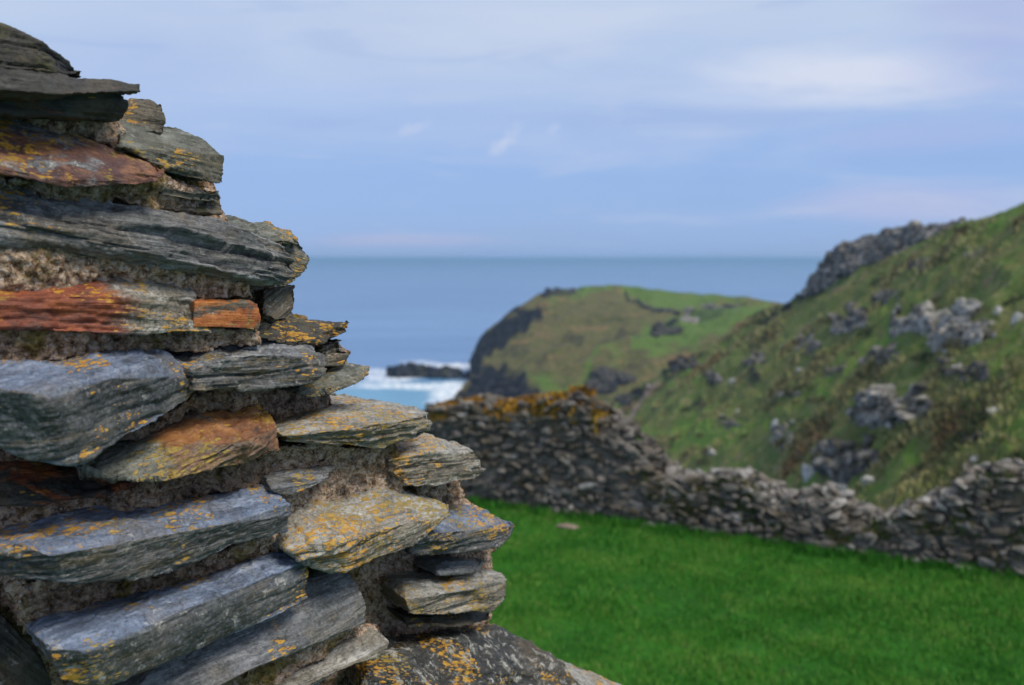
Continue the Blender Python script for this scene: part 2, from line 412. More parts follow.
L0 = -70    # stones on the left run on out of the frame
STONES = [
    # --- top of the wall
    dict(label='dark mossy topmost stone', m=dict(tone='dark', film=0.2, lichen=0.12, moss=0.6, crust=0.0), h=[
        [(L0, 3, 0.02), (5, 25, 0.04), (22, 34, 0.05), (41, 42, 0.06), (52, 51, 0.05), (67, 63, 0.02), (85, 75, 0.0), (52, 70, 0.07), (5, 68, 0.07), (L0, 62, 0.06)]]),
    dict(label='black overhanging slab', m=dict(tone='dark', film=0.1, lichen=0.08, moss=0.3, crust=0.0, rust=0.12), bed=((5, 85, 0), (138, 95, 0)), h=[
        [(L0, 60, 0.05), (5, 69, 0.06), (85, 76, 0.05), (110, 78, 0.06), (137, 84, 0.06), (138, 92, 0.07), (60, 95, 0.10), (5, 88, 0.10), (L0, 86, 0.10)],
        [(L0, 85, 0.05), (5, 84, 0.06), (120, 95, 0.05), (126, 101, 0.05), (121, 122, 0.03), (106, 123, 0.04), (63, 118, 0.05), (30, 112, 0.05), (L0, 104, 0.05)]]),
    dict(label='rust and purple streaked slab', m=dict(tone='grey', film=0.4, rust=0.66, lichen=0.14, moss=0.10, crust=0.6, rustcol=((0.085, 0.028, 0.024), (0.34, 0.15, 0.055))), bed=((5, 125, 0), (150, 165, 0)), dip=0.25, h=[
        [(L0, 100, -0.03), (5, 113, -0.03), (24, 113, -0.03), (63, 127, -0.02), (107, 142, 0.0), (157, 158, 0.03), (168, 170, 0.04), (157, 183, 0.05), (138, 188, 0.05), (100, 186, 0.07), (69, 189, 0.08), (5, 174, 0.09), (L0, 160, 0.09)]]),
    dict(label='square grey block set back at the edge', m=dict(tone='brown', lichen=0.22, moss=0.2, crust=0.2), bed=((124, 110, 0), (166, 118, 0)), h=[
        [(118, 108, -0.05), (136, 94, -0.06), (151, 94, -0.05), (163, 103, -0.04), (167, 126, -0.03), (166, 140, -0.02), (124, 140, -0.02)]]),
    dict(m=dict(tone='green', lichen=0.34, moss=0.25, crust=0.2), bed=((130, 140, 0), (220, 158, 0)), h=[
        [(118, 118, -0.04), (150, 120, -0.05), (176, 125, -0.05), (198, 135, -0.04), (216, 145, -0.04), (225, 155, -0.03), (224, 183, -0.03), (216, 185, -0.02), (169, 174, 0.0), (122, 148, 0.02)]]),
    dict(m=dict(tone='green', lichen=0.2, moss=0.3), bed=((165, 182, 0), (220, 194, 0)), h=[
        [(150, 180, -0.02), (172, 177, -0.03), (198, 186, -0.02), (225, 194, -0.02), (222, 199, -0.01), (196, 198, 0.0), (160, 192, 0.0)]]),
    dict(m=dict(tone='brown', lichen=0.2, moss=0.5), h=[
        [(165, 192, -0.05), (218, 199, -0.04), (222, 206, -0.04), (220, 216, -0.03), (165, 210, -0.02)]]),
    # --- second tier
    dict(label='long grey weathered slab', m=dict(tone='grey', lichen=0.14, moss=0.2, crust=0.3), amp=1.2, bed=((5, 212, 0), (280, 258, 0)), dip=-0.25, h=[
        [(L0, 172, 0.0), (5, 185, 0.0), (63, 193, 0.0), (151, 206, 0.0), (216, 215, 0.0), (242, 227, 0.01), (262, 237, 0.02), (288, 247, 0.02), (296, 262, 0.03), (294, 277, 0.03), (283, 285, 0.03), (255, 287, 0.03), (242, 276, 0.06), (150, 250, 0.06), (5, 222, 0.06), (5, 241, 0.045), (125, 256, 0.045), (L0, 205, 0.06), (L0, 232, 0.045)]]),
    dict(label='layered lichen-edged stone at the corner', m=dict(tone='green', lichen=0.42, moss=0.2, crust=0.3), amp=1.3, bed=((240, 225, 0), (310, 250, 0)), h=[
        [(215, 217, -0.10), (242, 215, -0.10), (270, 221, -0.08), (292, 230, -0.05), (301, 238, -0.04), (301, 245, -0.03), (250, 240, -0.02)],
        [(250, 238, -0.04), (300, 240, -0.05), (312, 255, -0.04), (309, 270, -0.03), (299, 283, -0.03), (284, 290, -0.02), (255, 280, -0.02)]]),
    dict(m=dict(tone='brown', lichen=0.25, moss=0.2, crust=0.4), amp=0.8, h=[
        [(262, 288, -0.06), (296, 284, -0.06), (297, 300, -0.05), (294, 318, -0.05), (276, 324, -0.03), (262, 318, -0.03)]]),
    dict(m=dict(tone='dark', lichen=0.35, moss=0.6, crust=0.1), bed=((265, 325, 0), (350, 332, 0)), h=[
        [(255, 312, -0.05), (278, 315, -0.04), (300, 319, -0.06), (351, 322, -0.06), (348, 332, -0.05), (322, 346, -0.02), (290, 346, 0.0), (258, 338, 0.0)]]),
    dict(m=dict(tone='brown', lichen=0.1, moss=0.2, crust=0.5), amp=0.9, h=[
        [(318, 345, -0.05), (344, 336, -0.06), (351, 358, -0.05), (346, 368, -0.05), (318, 368, -0.04)]]),
    # --- orange stones
    dict(label='pale slab with a deep red rusted face', m=dict(tone='pale', film=0.15, grain=0.6, rust=0.86, lichen=0.46, moss=0.05, crust=0.6, rustcol=((0.19, 0.034, 0.010), (0.42, 0.105, 0.020))), rpx=(-200, 116, 305), bed=((5, 305, 0), (205, 310, 0)), h=[
        [(L0, 284, 0.0), (5, 282, 0.0), (31, 280, 0.0), (104, 278, 0.0), (160, 281, 0.0), (188, 284, 0.01), (200, 294, 0.03), (204, 318, 0.05), (214, 334, 0.05), (157, 334, 0.06), (116, 328, 0.06), (5, 330, 0.06), (L0, 332, 0.06), (130, 296, 0.06), (5, 296, 0.06)]]),
    dict(label='bright orange rusted stone', str=0.3, m=dict(tone='brown', grain=0.45, film=0.3, rust=0.60, lichen=0.40, moss=0.05, crust=0.5, rustcol=((0.36, 0.090, 0.015), (0.56, 0.20, 0.030))), amp=0.55, bed=((203, 312, 0), (262, 314, 0)), h=[
        [(190, 297, 0.0), (198, 296, 0.03), (250, 297, 0.02), (259, 303, 0.03), (263, 318, 0.03), (261, 331, 0.03), (240, 330, 0.05), (192, 329, 0.05), (245, 301, 0.05), (194, 300, 0.05)]]),
    # --- blue block and its neighbours
    dict(label='big blue-grey corner block', str=0.3, m=dict(tone='blue', grain=0.35, film=0.4, lichen=0.30, moss=0.12, crust=0.3), amp=1.1, bed=((40, 396, .18), (170, 356, .03)), dip=0.1, h=[
        [(L0, 368, 0.0), (5, 361, 0.0), (53, 354, -0.02), (116, 350, -0.02), (154, 347, 0.0), (174, 353, 0.03), (113, 377, 0.13), (50, 400, 0.19), (33, 392, 0.19), (L0, 378, 0.12),
         (199, 378, 0.04), (197, 391, 0.04), (188, 402, 0.05), (150, 419, 0.09), (100, 449, 0.15), (84, 463, 0.16), (67, 465, 0.17), (31, 459, 0.16), (L0, 425, 0.08)]]),
    dict(label='crumpled grey stone', m=dict(tone='grey', lichen=0.12, moss=0.1, crust=0.35), amp=1.35, bed=((200, 362, 0), (320, 362, 0)), h=[
        [(170, 352, -0.02), (200, 345, -0.02), (260, 340, -0.03), (287, 339, -0.03), (309, 344, -0.02), (322, 352, -0.01), (328, 363, 0.0), (325, 375, 0.02), (308, 386, 0.03), (262, 389, 0.05), (195, 391, 0.06), (190, 370, 0.06), (230, 356, 0.06), (290, 354, 0.04)]]),
    dict(m=dict(tone='green', lichen=0.5, moss=0.2, crust=0.3), bed=((310, 385, 0), (368, 368, 0)), h=[
        [(300, 372, -0.06), (337, 362, -0.07), (352, 360, -0.07), (371, 366, -0.06), (369, 376, -0.05), (357, 384, -0.03), (334, 394, -0.01), (312, 399, 0.0), (296, 395, 0.0)]]),
    dict(label='rust-orange lichened stone', m=dict(tone='green', grain=0.6, rust=0.68, rtop=0.6, lichen=0.60, moss=0.18, crust=0.2, rustcol=((0.20, 0.07, 0.02), (0.42, 0.19, 0.06))), rpx=(150, 300, 420), bed=((140, 470, 0.05), (278, 425, 0.05)), dip=0.35, h=[
        [(80, 455, -0.02), (135, 436, -0.02), (200, 404, -0.03), (257, 400, -0.03), (271, 412, -0.01), (279, 427, 0.02), (283, 450, 0.04), (247, 465, 0.07), (200, 474, 0.09), (157, 485, 0.10), (110, 482, 0.10), (75, 472, 0.07), (240, 440, 0.08), (190, 440, 0.08)]]),
    dict(label='dark russet slab under the corner block', m=dict(tone='dark', rust=0.5, lichen=0.05, moss=0.2, crust=0.1), bed=((5, 490, 0), (120, 480, 0)), h=[
        [(L0, 475, -0.02), (20, 468, -0.02), (110, 472, -0.01), (140, 484, 0.02), (110, 494, 0.04), (40, 506, 0.05), (L0, 512, 0.05)]]),
    # --- long slabs lower left
    dict(label='long blue slab dotted with orange lichen', m=dict(tone='blue', film=0.4, lichen=0.42, moss=0.25, crust=0.3, rough=0.5), amp=1.1, bed=((50, 570, .12), (290, 515, .06)), dip=0.12, h=[
        [(L0, 540, 0.0), (5, 531, 0.0), (63, 523, 0.0), (132, 509, 0.0), (220, 494, -0.01), (267, 484, -0.01), (293, 503, 0.05), (292, 516, 0.06), (289, 530, 0.05), (245, 537, 0.07), (204, 528, 0.11), (113, 546, 0.14), (50, 556, 0.17), (18, 544, 0.16), (5, 580, 0.13), (35, 582, 0.15), (82, 586, 0.14), (135, 583, 0.12), (176, 572, 0.10), (220, 551, 0.08), (L0, 560, 0.10)]]),
    dict(label='blue-grey slab tilted above the bottom edge', str=0.3, m=dict(tone='blue', grain=0.4, film=0.25, lichen=0.36, moss=0.08, crust=0.35, rough=0.5), amp=0.9, bed=((85, 665, .14), (309, 580, .06)), dip=0.1, h=[
        [(26, 628, 0.02), (72, 620, 0.0), (125, 607, 0.0), (201, 585, 0.0), (251, 560, -0.01), (279, 549, -0.01), (309, 561, 0.04), (310, 578, 0.05), (309, 597, 0.05), (276, 614, 0.07), (201, 602, 0.11), (144, 627, 0.13), (88, 653, 0.17), (45, 647, 0.16), (60, 682, 0.15), (100, 690, 0.15), (126, 682, 0.14), (176, 660, 0.12), (226, 640, 0.09)]]),
    dict(label='straight-grained grey slab', str=0.6, m=dict(tone='grey', lichen=0.10, moss=0.12, crust=0.15), amp=0.8, bed=((150, 690, 0.05), (360, 605, 0.03)), h=[
        [(120, 690, 0.0), (200, 612, -0.02), (300, 580, -0.03), (346, 569, -0.03), (357, 583, -0.01), (367, 603, 0.01), (367, 624, 0.02), (328, 639, 0.05), (289, 655, 0.07), (250, 670, 0.08), (180, 705, 0.09), (100, 730, 0.08)]]),
    dict(m=dict(tone='pale', lichen=0.12, moss=0.1, crust=0.5), bed=((290, 682, 0), (390, 645, 0)), h=[
        [(270, 680, 0.0), (340, 648, -0.01), (376, 629, -0.01), (391, 642, 0.02), (379, 657, 0.03), (330, 674, 0.05), (280, 700, 0.05)]]),
    dict(label='black block at the lower left corner', m=dict(tone='dark', lichen=0.0, moss=0.2), h=[
        [(L0, 610, -0.03), (5, 612, -0.03), (26, 632, -0.02), (44, 655, 0.0), (62, 700, 0.0), (30, 720, 0.02), (L0, 720, 0.02)]]),
    # --- right of the middle
    dict(label='broad lichened slab with a bevelled lip', m=dict(tone='pale', lichen=0.62, moss=0.15, crust=0.4), bed=((285, 430, 0), (425, 425, 0)), h=[
        [(270, 424, -0.06), (308, 411, -0.08), (337, 402, -0.10), (362, 398, -0.11), (393, 400, -0.11), (418, 406, -0.10), (430, 413, -0.08), (429, 420, -0.05), (376, 426, 0.03), (282, 436, 0.05), (290, 440, 0.04)],
        [(285, 436, -0.02), (372, 427, 0.03), (429, 413, -0.05), (430, 430, -0.05), (418, 440, -0.04), (381, 448, 0.0), (350, 446, 0.02), (288, 442, 0.04)]]),
    dict(label='dark wedge of slate in the mortar', m=dict(tone='grey', lichen=0.05, moss=0.1, crust=0.2), amp=0.7, bed=((268, 482, 0), (340, 472, 0)), h=[
        [(266, 478, 0.0), (300, 469, -0.02), (341, 465, -0.02), (328, 480, 0.02), (302, 491, 0.03), (286, 498, 0.03), (270, 489, 0.03)]]),
    dict(label='pale slab with fine yellow banding', m=dict(tone='pale', lichen=0.66, moss=0.1, crust=0.45), amp=1.1, bed=((395, 470, 0), (484, 462, 0)), h=[
        [(386, 450, -0.10), (406, 446, -0.12), (431, 437, -0.13), (456, 442, -0.12), (475, 451, -0.10), (487, 469, -0.09), (481, 478, -0.08), (450, 481, -0.06), (408, 488, -0.04), (392, 474, -0.04), (388, 460, -0.05), (420, 455, -0.05)]]),
    dict(label='large pale slab crusted with orange lichen', m=dict(tone='pale', film=0.4, lichen=0.68, moss=0.05, crust=0.6), amp=1.15, bed=((300, 548, 0.04), (448, 508, 0.0)), dip=0.25, h=[
        [(284, 520, -0.02), (290, 510, -0.03), (360, 490, -0.06), (381, 486, -0.07), (400, 488, -0.07), (430, 496, -0.06), (450, 504, -0.05), (453, 516, -0.03), (443, 524, -0.01), (418, 546, 0.02), (349, 571, 0.06), (333, 568, 0.06), (305, 560, 0.06), (286, 549, 0.06), (420, 520, 0.02), (340, 540, 0.07)]]),
    dict(label='blue-topped slab with an ochre flaking edge', m=dict(tone='blue', lichen=0.55, moss=0.05, crust=0.4), amp=1.1, bed=((420, 545, 0), (515, 530, 0)), h=[
        [(420, 515, -0.12), (462, 503, -0.15), (487, 509, -0.14), (512, 519, -0.12), (517, 525, -0.11), (512, 540, -0.10), (500, 549, -0.09), (475, 555, -0.08), (434, 558, -0.06), (408, 556, -0.04), (410, 535, -0.04), (456, 531, -0.06)]]),
    dict(label='small grey slip of slate in the mortar', m=dict(tone='grey', lichen=0.0, moss=0.1, crust=0.2), amp=0.6, bed=((437, 570, 0), (484, 566, 0)), h=[
        [(434, 566, -0.13), (460, 560, -0.14), (486, 561, -0.14), (482, 570, -0.12), (460, 575, -0.11), (438, 575, -0.10)]]),
    dict(label='rounded pale stone with an ochre top', m=dict(tone='pale', lichen=0.48, moss=0.15, crust=0.35), amp=1.0, bed=((410, 602, 0), (505, 588, 0)), h=[
        [(405, 588, -0.10), (440, 578, -0.14), (484, 570, -0.16), (500, 573, -0.15), (507, 582, -0.14), (504, 599, -0.12), (492, 609, -0.11), (446, 616, -0.08), (410, 615, -0.06), (405, 600, -0.06), (470, 590, -0.10)]]),
    dict(m=dict(tone='dark', lichen=0.1, moss=0.2), bed=((410, 622, 0), (490, 618, 0)), amp=0.7, h=[
        [(402, 614, -0.12), (450, 612, -0.14), (493, 610, -0.15), (491, 620, -0.13), (460, 628, -0.11), (408, 628, -0.09)]]),
    dict(label='dark sloping slab blotched with lichen at the foot', m=dict(tone='dark', lichen=0.36, moss=0.3, crust=0.7), amp=1.2, bed=((380, 670, 0), (600, 690, 0)), h=[
        [(370, 657, -0.06), (420, 648, -0.12), (461, 641, -0.16), (500, 624, -0.20), (531, 641, -0.19), (548, 652, -0.17), (565, 664, -0.14), (600, 700, -0.10), (560, 760, -0.04), (460, 760, 0.0), (360, 720, 0.02), (362, 676, 0.0)]]),
    dict(label='pale stone end at the foot of the wall', m=dict(tone='pale', lichen=0.2, moss=0.2, crust=0.6), amp=0.9, h=[
        [(540, 662, -0.22), (568, 660, -0.24), (590, 668, -0.24), (622, 683, -0.22), (660, 720, -0.20), (640, 760, -0.16), (560, 760, -0.12), (548, 690, -0.14)]]),
]

near_wall = empty('ruined_wall', Vector(wp(200, 400, -0.2)) * 1.0)
near_wall.location.z = 0.0
tag(near_wall, 'nearest wall of thick slate slabs', 'wall')
near_wall['kind'] = 'thing'
near_wall['label'] = 'nearest wall, thick slate slabs in crumbling mortar with orange lichen, its broken end stepping down'
for i, s in enumerate(STONES):
    slab(s, near_wall, i)


# mortar core and proud mortar beds, one skin
def mortar_mat():
    m = NT('mortar')
    c = m.coord('Object')
    a = m.noise(c, 14, 5, 0.65, 0.3)
    b = m.noise(c, 70, 4, 0.7)
    col = m.ramp(b, [(0.35, (0.075, 0.044, 0.024)), (0.46, (0.32, 0.205, 0.125)), (0.60, (0.60, 0.45, 0.32))])
    sp = m.n('ShaderNodeSeparateColor'); m.l(m.voro(c, 240.0, 'F1', 'Color'), sp.inputs[0])
    col = m.mix(m.mr(sp.outputs[0], 0.55, 0.9, 0, 0.45), col, (0.075, 0.052, 0.040))
    col = m.mix(m.mr(sp.outputs[1], 0.75, 0.95, 0, 0.75), col, (0.52, 0.46, 0.42))
    grit = m.voro(c, 110.0)
    col = m.mix(m.mr(a, 0.56, 0.68, 0, 0.75), col, m.ramp(b, [(0.35, (0.018, 0.015, 0.010)), (0.65, (0.085, 0.066, 0.032))]))
    zone = m.noise(m.coord('Object', (1, 1, 1), (2, 6, 1)), 3.2, 3, 0.5)
    col = m.mix(m.mr(zone, 0.50, 0.66, 0, 0.6), col, m.ramp(b, [(0.35, (0.022, 0.016, 0.010)), (0.62, (0.150, 0.105, 0.065))]))
    moss = m.noise(m.coord('Object', (1, 1, 1), (4, 2, 7)), 8, 5, 0.65)
    col = m.mix(m.mr(moss, 0.54, 0.66, 0, 0.85), col, m.ramp(b, [(0.35, (0.06, 0.045, 0.010)), (0.65, (0.24, 0.17, 0.030))]))
    n = m.bump(b, 0.9, 0.012)
    n = m.bump(grit, 0.45, 0.004, n)
    n = m.bump(m.noise(c, 260, 3, 0.7), 0.5, 0.003, n)
    return m.done(col, 0.95, n, 0.15)


MORTAR = mortar_mat()
bm = bmesh.new()


def prism(pts, d1):
    P = [wp(*p) for p in pts]
    vs = [bm.verts.new(p) for p in P]
    f = bm.faces.new(vs)
    Q = [bm.verts.new(np.array(p) - WN * d1) for p in P]
    n = len(vs)
    bm.faces.new(Q[::-1])
    for i in range(n):
        j = (i + 1) % n
        bm.faces.new((vs[i], Q[i], Q[j], vs[j]))


CD = -0.105
core = [(-90, 20), (20, 45), (70, 80), (108, 100), (112, 112), (150, 108), (160, 130), (205, 145), (214, 160), (212, 196), (216, 210), (225, 224), (262, 244), (274, 262), (278, 300), (284, 318), (325, 332), (334, 350), (336, 372),
        (330, 398), (350, 412), (396, 428), (420, 450), (455, 462), (458, 500), (485, 520), (492, 545), (488, 575), (488, 610), (490, 632), (530, 655), (580, 690), (620, 740), (640, 800), (-90, 800)]
prism([(x, y, CD if x < 300 else CD - 0.13 * min(1, (x - 300) / 200)) for x, y in core], 0.42)
for poly in [
    [(-80, 98, 0.0), (40, 114, 0.0), (120, 122, 0.0), (126, 146, 0.0), (60, 128, 0.0), (-80, 100, 0.0)],
    [(-80, 172, 0.03), (70, 186, 0.03), (160, 180, 0.01), (216, 196, -0.03), (218, 212, -0.03), (140, 206, 0.0), (-80, 185, 0.0)],
    [(-80, 228, 0.05), (120, 252, 0.05), (244, 278, 0.04), (258, 300, 0.035), (200, 300, 0.045), (-80, 292, 0.05)],
    [(-80, 326, 0.045), (120, 326, 0.05), (258, 328, 0.04), (261, 345, 0.03), (190, 352, 0.04), (-80, 372, 0.05)],
    [(196, 386, 0.015), (252, 386, 0.015), (254, 402, 0.0), (205, 408, 0.0), (150, 440, 0.01), (120, 440, 0.01), (190, 400, 0.03)],
    [(-80, 508, 0.02), (40, 500, 0.03), (140, 484, 0.03), (282, 446, 0.02), (330, 446, 0.0), (400, 448, -0.04), (400, 490, -0.05), (360, 496, -0.04), (290, 512, 0.0), (265, 488, 0.01), (130, 514, 0.01), (-80, 545, 0.01)],
    [(20, 580, 0.05), (130, 582, 0.06), (215, 556, 0.05), (290, 528, 0.02), (292, 552, 0.0), (250, 568, 0.01), (120, 614, 0.02), (26, 634, 0.03)],
    [(250, 660, 0.04), (330, 636, 0.03), (366, 622, 0.0), (378, 636, -0.01), (300, 676, 0.02), (240, 700, 0.04)],
    [(412, 478, -0.13), (462, 478, -0.16), (458, 508, -0.17), (420, 508, -0.14)],
    [(440, 556, -0.15), (488, 552, -0.17), (492, 574, -0.17), (440, 584, -0.15)],
    [(290, 345, -0.04), (320, 340, -0.06), (350, 352, -0.08), (348, 368, -0.08), (300, 360, -0.04)],
]:
    prism([(px_, py_, d_ - 0.018) for px_, py_, d_ in poly], 0.12)
me = remeshed(bm, 0.004)
co, no = get_np(me)
x, y, z = co.T
d = 0.011 * fbm(x * 11, y * 11, z * 11, 4, 3) + 0.003 * (1 - 2 * np.abs(fbm(x * 38, y * 38, z * 38, 3, 9))) + 0.0030 * fbm(x * 110, y * 110, z * 110, 2, 19)
cw = 0.35 * fbm(x * 40, y * 40, z * 40, 2, 29)
cell = lambda q, sd_: _hash(np.floor(x * q + cw).astype(np.int32), np.floor(y * q - cw).astype(np.int32), np.floor(z * q * 1.5 + cw).astype(np.int32), sd_)
d = d + 0.005 * np.clip(cell(48, 31) - 0.35, 0, 1) * 1.6 + 0.002 * cell(95, 33)
d = d - 0.013 * sstep(0.35, 0.8, fbm(x * 17, y * 17, z * 24, 3, 37))
co = co + no * d[:, None]
me.vertices.foreach_set('co', co.ravel()); me.update()
link('mortar', me, MORTAR, near_wall)
# the wall goes on down to the ground below the picture
bm = bmesh.new()
foot = [wp(-300, 790, 0.03), wp(640, 790, -0.13), ]
top = [p.copy() for p in foot]
low = [np.array([p[0], p[1], -0.1]) for p in foot]
P = []
for p in (top[0], top[1], low[1] + WD * 0.25, low[0]):
    P.append(p)
vs = [bm.verts.new(p) for p in P]; qs = [bm.verts.new(p - WN * 0.45) for p in P]
bm.faces.new(vs); bm.faces.new(qs[::-1])
for i in range(4):
    j = (i + 1) % 4
    bm.faces.new((vs[i], qs[i], qs[j], vs[j]))
me = remeshed(bm, 0.02)
co, no = get_np(me); x, y, z = co.T
hz = z / 0.14; i_ = np.floor(hz)
d = 0.05 * vnoise(x * 3, y * 3, i_ * 5.3, 77) + 0.03 * fbm(x * 9, y * 9, z * 14, 3, 78)
co = co + no * d[:, None]; me.vertices.foreach_set('co', co.ravel()); me.update()
link('footing', me, MORTAR, near_wall)


# ------------------------------------------------------------------ terrain helpers
def catmull(P, n):
    P = np.array(P, float)
    t = np.linspace(0, len(P) - 1, n)
    i = np.clip(np.floor(t).astype(int), 0, len(P) - 2); f = (t - i)[:, None]
    p0 = P[np.maximum(i - 1, 0)]; p1 = P[i]; p2 = P[i + 1]; p3 = P[np.minimum(i + 2, len(P) - 1)]
    return 0.5 * ((2 * p1) + (-p0 + p2) * f + (2 * p0 - 5 * p1 + 4 * p2 - p3) * f ** 2 + (-p0 + 3 * p1 - 3 * p2 + p3) * f ** 3)


def poly_mask(PX, PY, poly, soft):
    """Soft inside-test of a polygon, evaluated on arrays."""
    p = np.array(poly, float)
    inside = np.zeros(PX.shape, bool); dist = np.full(PX.shape, 1e9)
    for i in range(len(p)):
        a, b = p[i], p[(i + 1) % len(p)]
        cond = ((a[1] > PY) != (b[1] > PY)) & (PX < (b[0] - a[0]) * (PY - a[1]) / (b[1] - a[1] + 1e-9) + a[0])
        inside ^= cond
        ab = b - a; tt = np.clip(((PX - a[0]) * ab[0] + (PY - a[1]) * ab[1]) / (ab @ ab), 0, 1)
        dist = np.minimum(dist, np.hypot(PX - a[0] - tt * ab[0], PY - a[1] - tt * ab[1]))
    sd = np.where(inside, dist, -dist)
    return sstep(-soft, soft, sd)


def loft(O, B, nu, nv, extra):
    """Hill surface from its skyline O down to its foot B; both (px, py, metres away). extra: rows falling away behind the skyline."""
    o = catmull(O, nu); b = catmull(B, nu)
    v = np.linspace(0, 1, nv)[:, None]
    PX = o[:, 0] * (1 - v) + b[:, 0] * v
    PY = o[:, 1] * (1 - v) + b[:, 1] * v
    DP = 1 / ((1 / o[:, 2]) * (1 - v) + (1 / b[:, 2]) * v)
    P = CAM + (FW + RT * ((PX[..., None] - W_ / 2) / F) + UP * ((H_ / 2 - PY[..., None]) / F)) * DP[..., None]
    back = []
    for dy, dz in extra:
        q = P[0].copy(); q[:, 1] += dy; q[:, 2] += dz
        back.append(q)
    G = np.concatenate([np.array(back[::-1]), P]) if back else P
    nb = len(back)
    return G, PX, PY, nb


def grid_faces(r, c):
    i = np.arange(r * c).reshape(r, c)
    return np.stack([i[:-1, :-1], i[:-1, 1:], i[1:, 1:], i[1:, :-1]], -1).reshape(-1, 4)


SEA_Z = 4.0 - 48.0


def hill_mat(name, palette, nscale):
    m = NT(name)
    c = m.coord('Object')
    a = m.noise(c, nscale, 6, 0.62, 0.5)
    b = m.noise(c, nscale * 4.3, 6, 0.68, 0.4)
    f = m.noise(c, nscale * 22, 5, 0.7)
    t = m.math('ADD', m.math('MULTIPLY', a, 0.55), m.math('MULTIPLY', b, 0.45))
    n = len(palette)
    col = m.ramp(t, [(0.36 + 0.28 * i / (n - 1), p) for i, p in enumerate(palette)])
    col = m.mix(m.mr(f, 0.42, 0.68, 0.0, 0.5), col, tuple(0.35 * q for q in palette[n // 2]))
    g = m.attr('green')
    col = m.mix(m.math('MULTIPLY', g, 0.95), col, m.mix(f, (0.070, 0.155, 0.022), (0.165, 0.285, 0.048)))
    rk = m.attr('rock')
    rc = m.ramp(m.noise(m.coord('Object', (1, 1, 2.2)), nscale * 9, 7, 0.7, 0.6), [(0.42, (0.006, 0.006, 0.008)), (0.54, (0.018, 0.019, 0.023)), (0.68, (0.100, 0.100, 0.104))])
    col = m.mix(rk, col, rc)
    nb = m.bump(b, 0.6, 0.8 / nscale * 0.25)
    nb = m.bump(f, 0.6, 0.10 / nscale, nb)
    return m.done(col, 0.92, nb, 0.15)


# ------------------------------------------------------------------ right hillside
HO = [(545, 448, 220), (600, 413, 205), (640, 387, 195), (684, 359, 185), (717, 342, 180), (764, 312, 172), (788, 303, 165), (832, 281, 150), (865, 268, 138), (899, 253, 124), (939, 234, 112), (963, 223, 104), (1020, 204, 92), (1100, 172, 84), (1210, 130, 76)]
HB = [(575, 480, 150), (610, 480, 135), (650, 490, 115), (690, 500, 98), (725, 508, 85), (765, 515, 75), (790, 520, 66), (832, 530, 56), (865, 538, 50), (900, 540, 45), (940, 538, 42), (965, 530, 40), (1025, 520, 36), (1110, 520, 32), (1220, 520, 28)]
NU, NV = 420, 230
G, HPX, HPY, nb = loft(HO, HB, NU, NV, [(12, -3), (30, -14), (60, -40)])
N = G.reshape(-1, 3)
x, y, z = N.T
e = np.ones(G.shape[:2]); e[nb] = 0.35; e[:nb] = 0.2; e[nb + 1] = 0.5; e[nb + 2] = 0.75
hd = (0.9 * fbm(x / 14, y / 14, z / 14, 3, 101) + 0.45 * (1 - 2 * np.abs(fbm(x / 4.5, y / 4.5, z / 4.5, 4, 105))) + 0.12 * fbm(x / 0.9, y / 0.9, z / 0.9, 2, 109)) * e.ravel()
pxa = np.concatenate([np.repeat(HPX[:1], nb, 0), HPX]); pya = np.concatenate([np.repeat(HPY[:1], nb, 0), HPY])
nz = fbm(pxa / 14, pya / 9, 0 * pxa, 4, 120)
HROCK = [[(618, 405), (640, 386), (668, 366), (690, 351), (704, 346), (702, 355), (680, 366), (655, 385), (635, 404)],
         [(672, 372), (700, 356), (712, 352), (700, 364), (680, 376)],
         [(742, 330), (775, 308), (800, 296), (812, 296), (790, 310), (760, 328)],
         [(748, 346), (758, 338), (766, 344), (756, 352)],
         [(690, 400), (704, 392), (712, 398), (700, 408)], [(742, 372), (752, 366), (760, 374), (750, 380)]]
rock = np.zeros(pxa.shape)
for p in HROCK:
    rock = np.maximum(rock, poly_mask(pxa + 6 * nz, pya + 4 * nz, p, 3.0))
HGREEN = [[(960, 226), (1100, 170), (1100, 200), (1020, 226), (940, 244)], [(868, 318), (884, 312), (895, 325), (880, 352), (850, 380), (820, 400), (790, 420), (800, 400), (850, 350)],
          [(640, 420), (690, 410), (760, 405), (770, 430), (740, 450), (660, 470), (620, 440)], [(880, 440), (940, 410), (1000, 400), (1040, 420), (990, 450), (960, 500), (880, 505), (860, 490)],
          [(650, 400), (700, 380), (730, 345), (716, 345), (690, 365), (650, 390)], [(800, 440), (830, 420), (800, 480), (770, 480)]]
green = np.zeros(pxa.shape)
nz2 = fbm(pxa / 30, pya / 18, 0 * pxa + 3, 5, 130)
for p in HGREEN:
    green = np.maximum(green, poly_mask(pxa + 22 * nz2, pya + 14 * nz2, p, 9.0))
green *= np.clip(0.75 + 0.6 * nz, 0, 1)
N = N.copy(); N[:, 2] += hd + 0.8 * rock.ravel() * np.abs(fbm(x / 2.2, y / 2.2, z / 2.2, 3, 140))
HILL = N.reshape(G.shape)
me = np_mesh('hillside', N, grid_faces(*G.shape[:2])[:, ::-1], 4, True, {'rock': rock.ravel(), 'green': green.ravel()})
HMAT = hill_mat('rough_pasture', [(0.080, 0.095, 0.032), (0.120, 0.170, 0.038), (0.200, 0.190, 0.075), (0.100, 0.185, 0.034), (0.250, 0.220, 0.115), (0.160, 0.115, 0.062)], 0.11)
tag(link('hillside', me, HMAT), kind='structure')


def hill_at(px, py):
    k = np.argmin((HPX - px) ** 2 + (HPY - py) ** 2)
    r, c = divmod(k, HPX.shape[1])
    p = HILL[nb + r, c].copy()
    return p, float((p - CAM) @ FW)


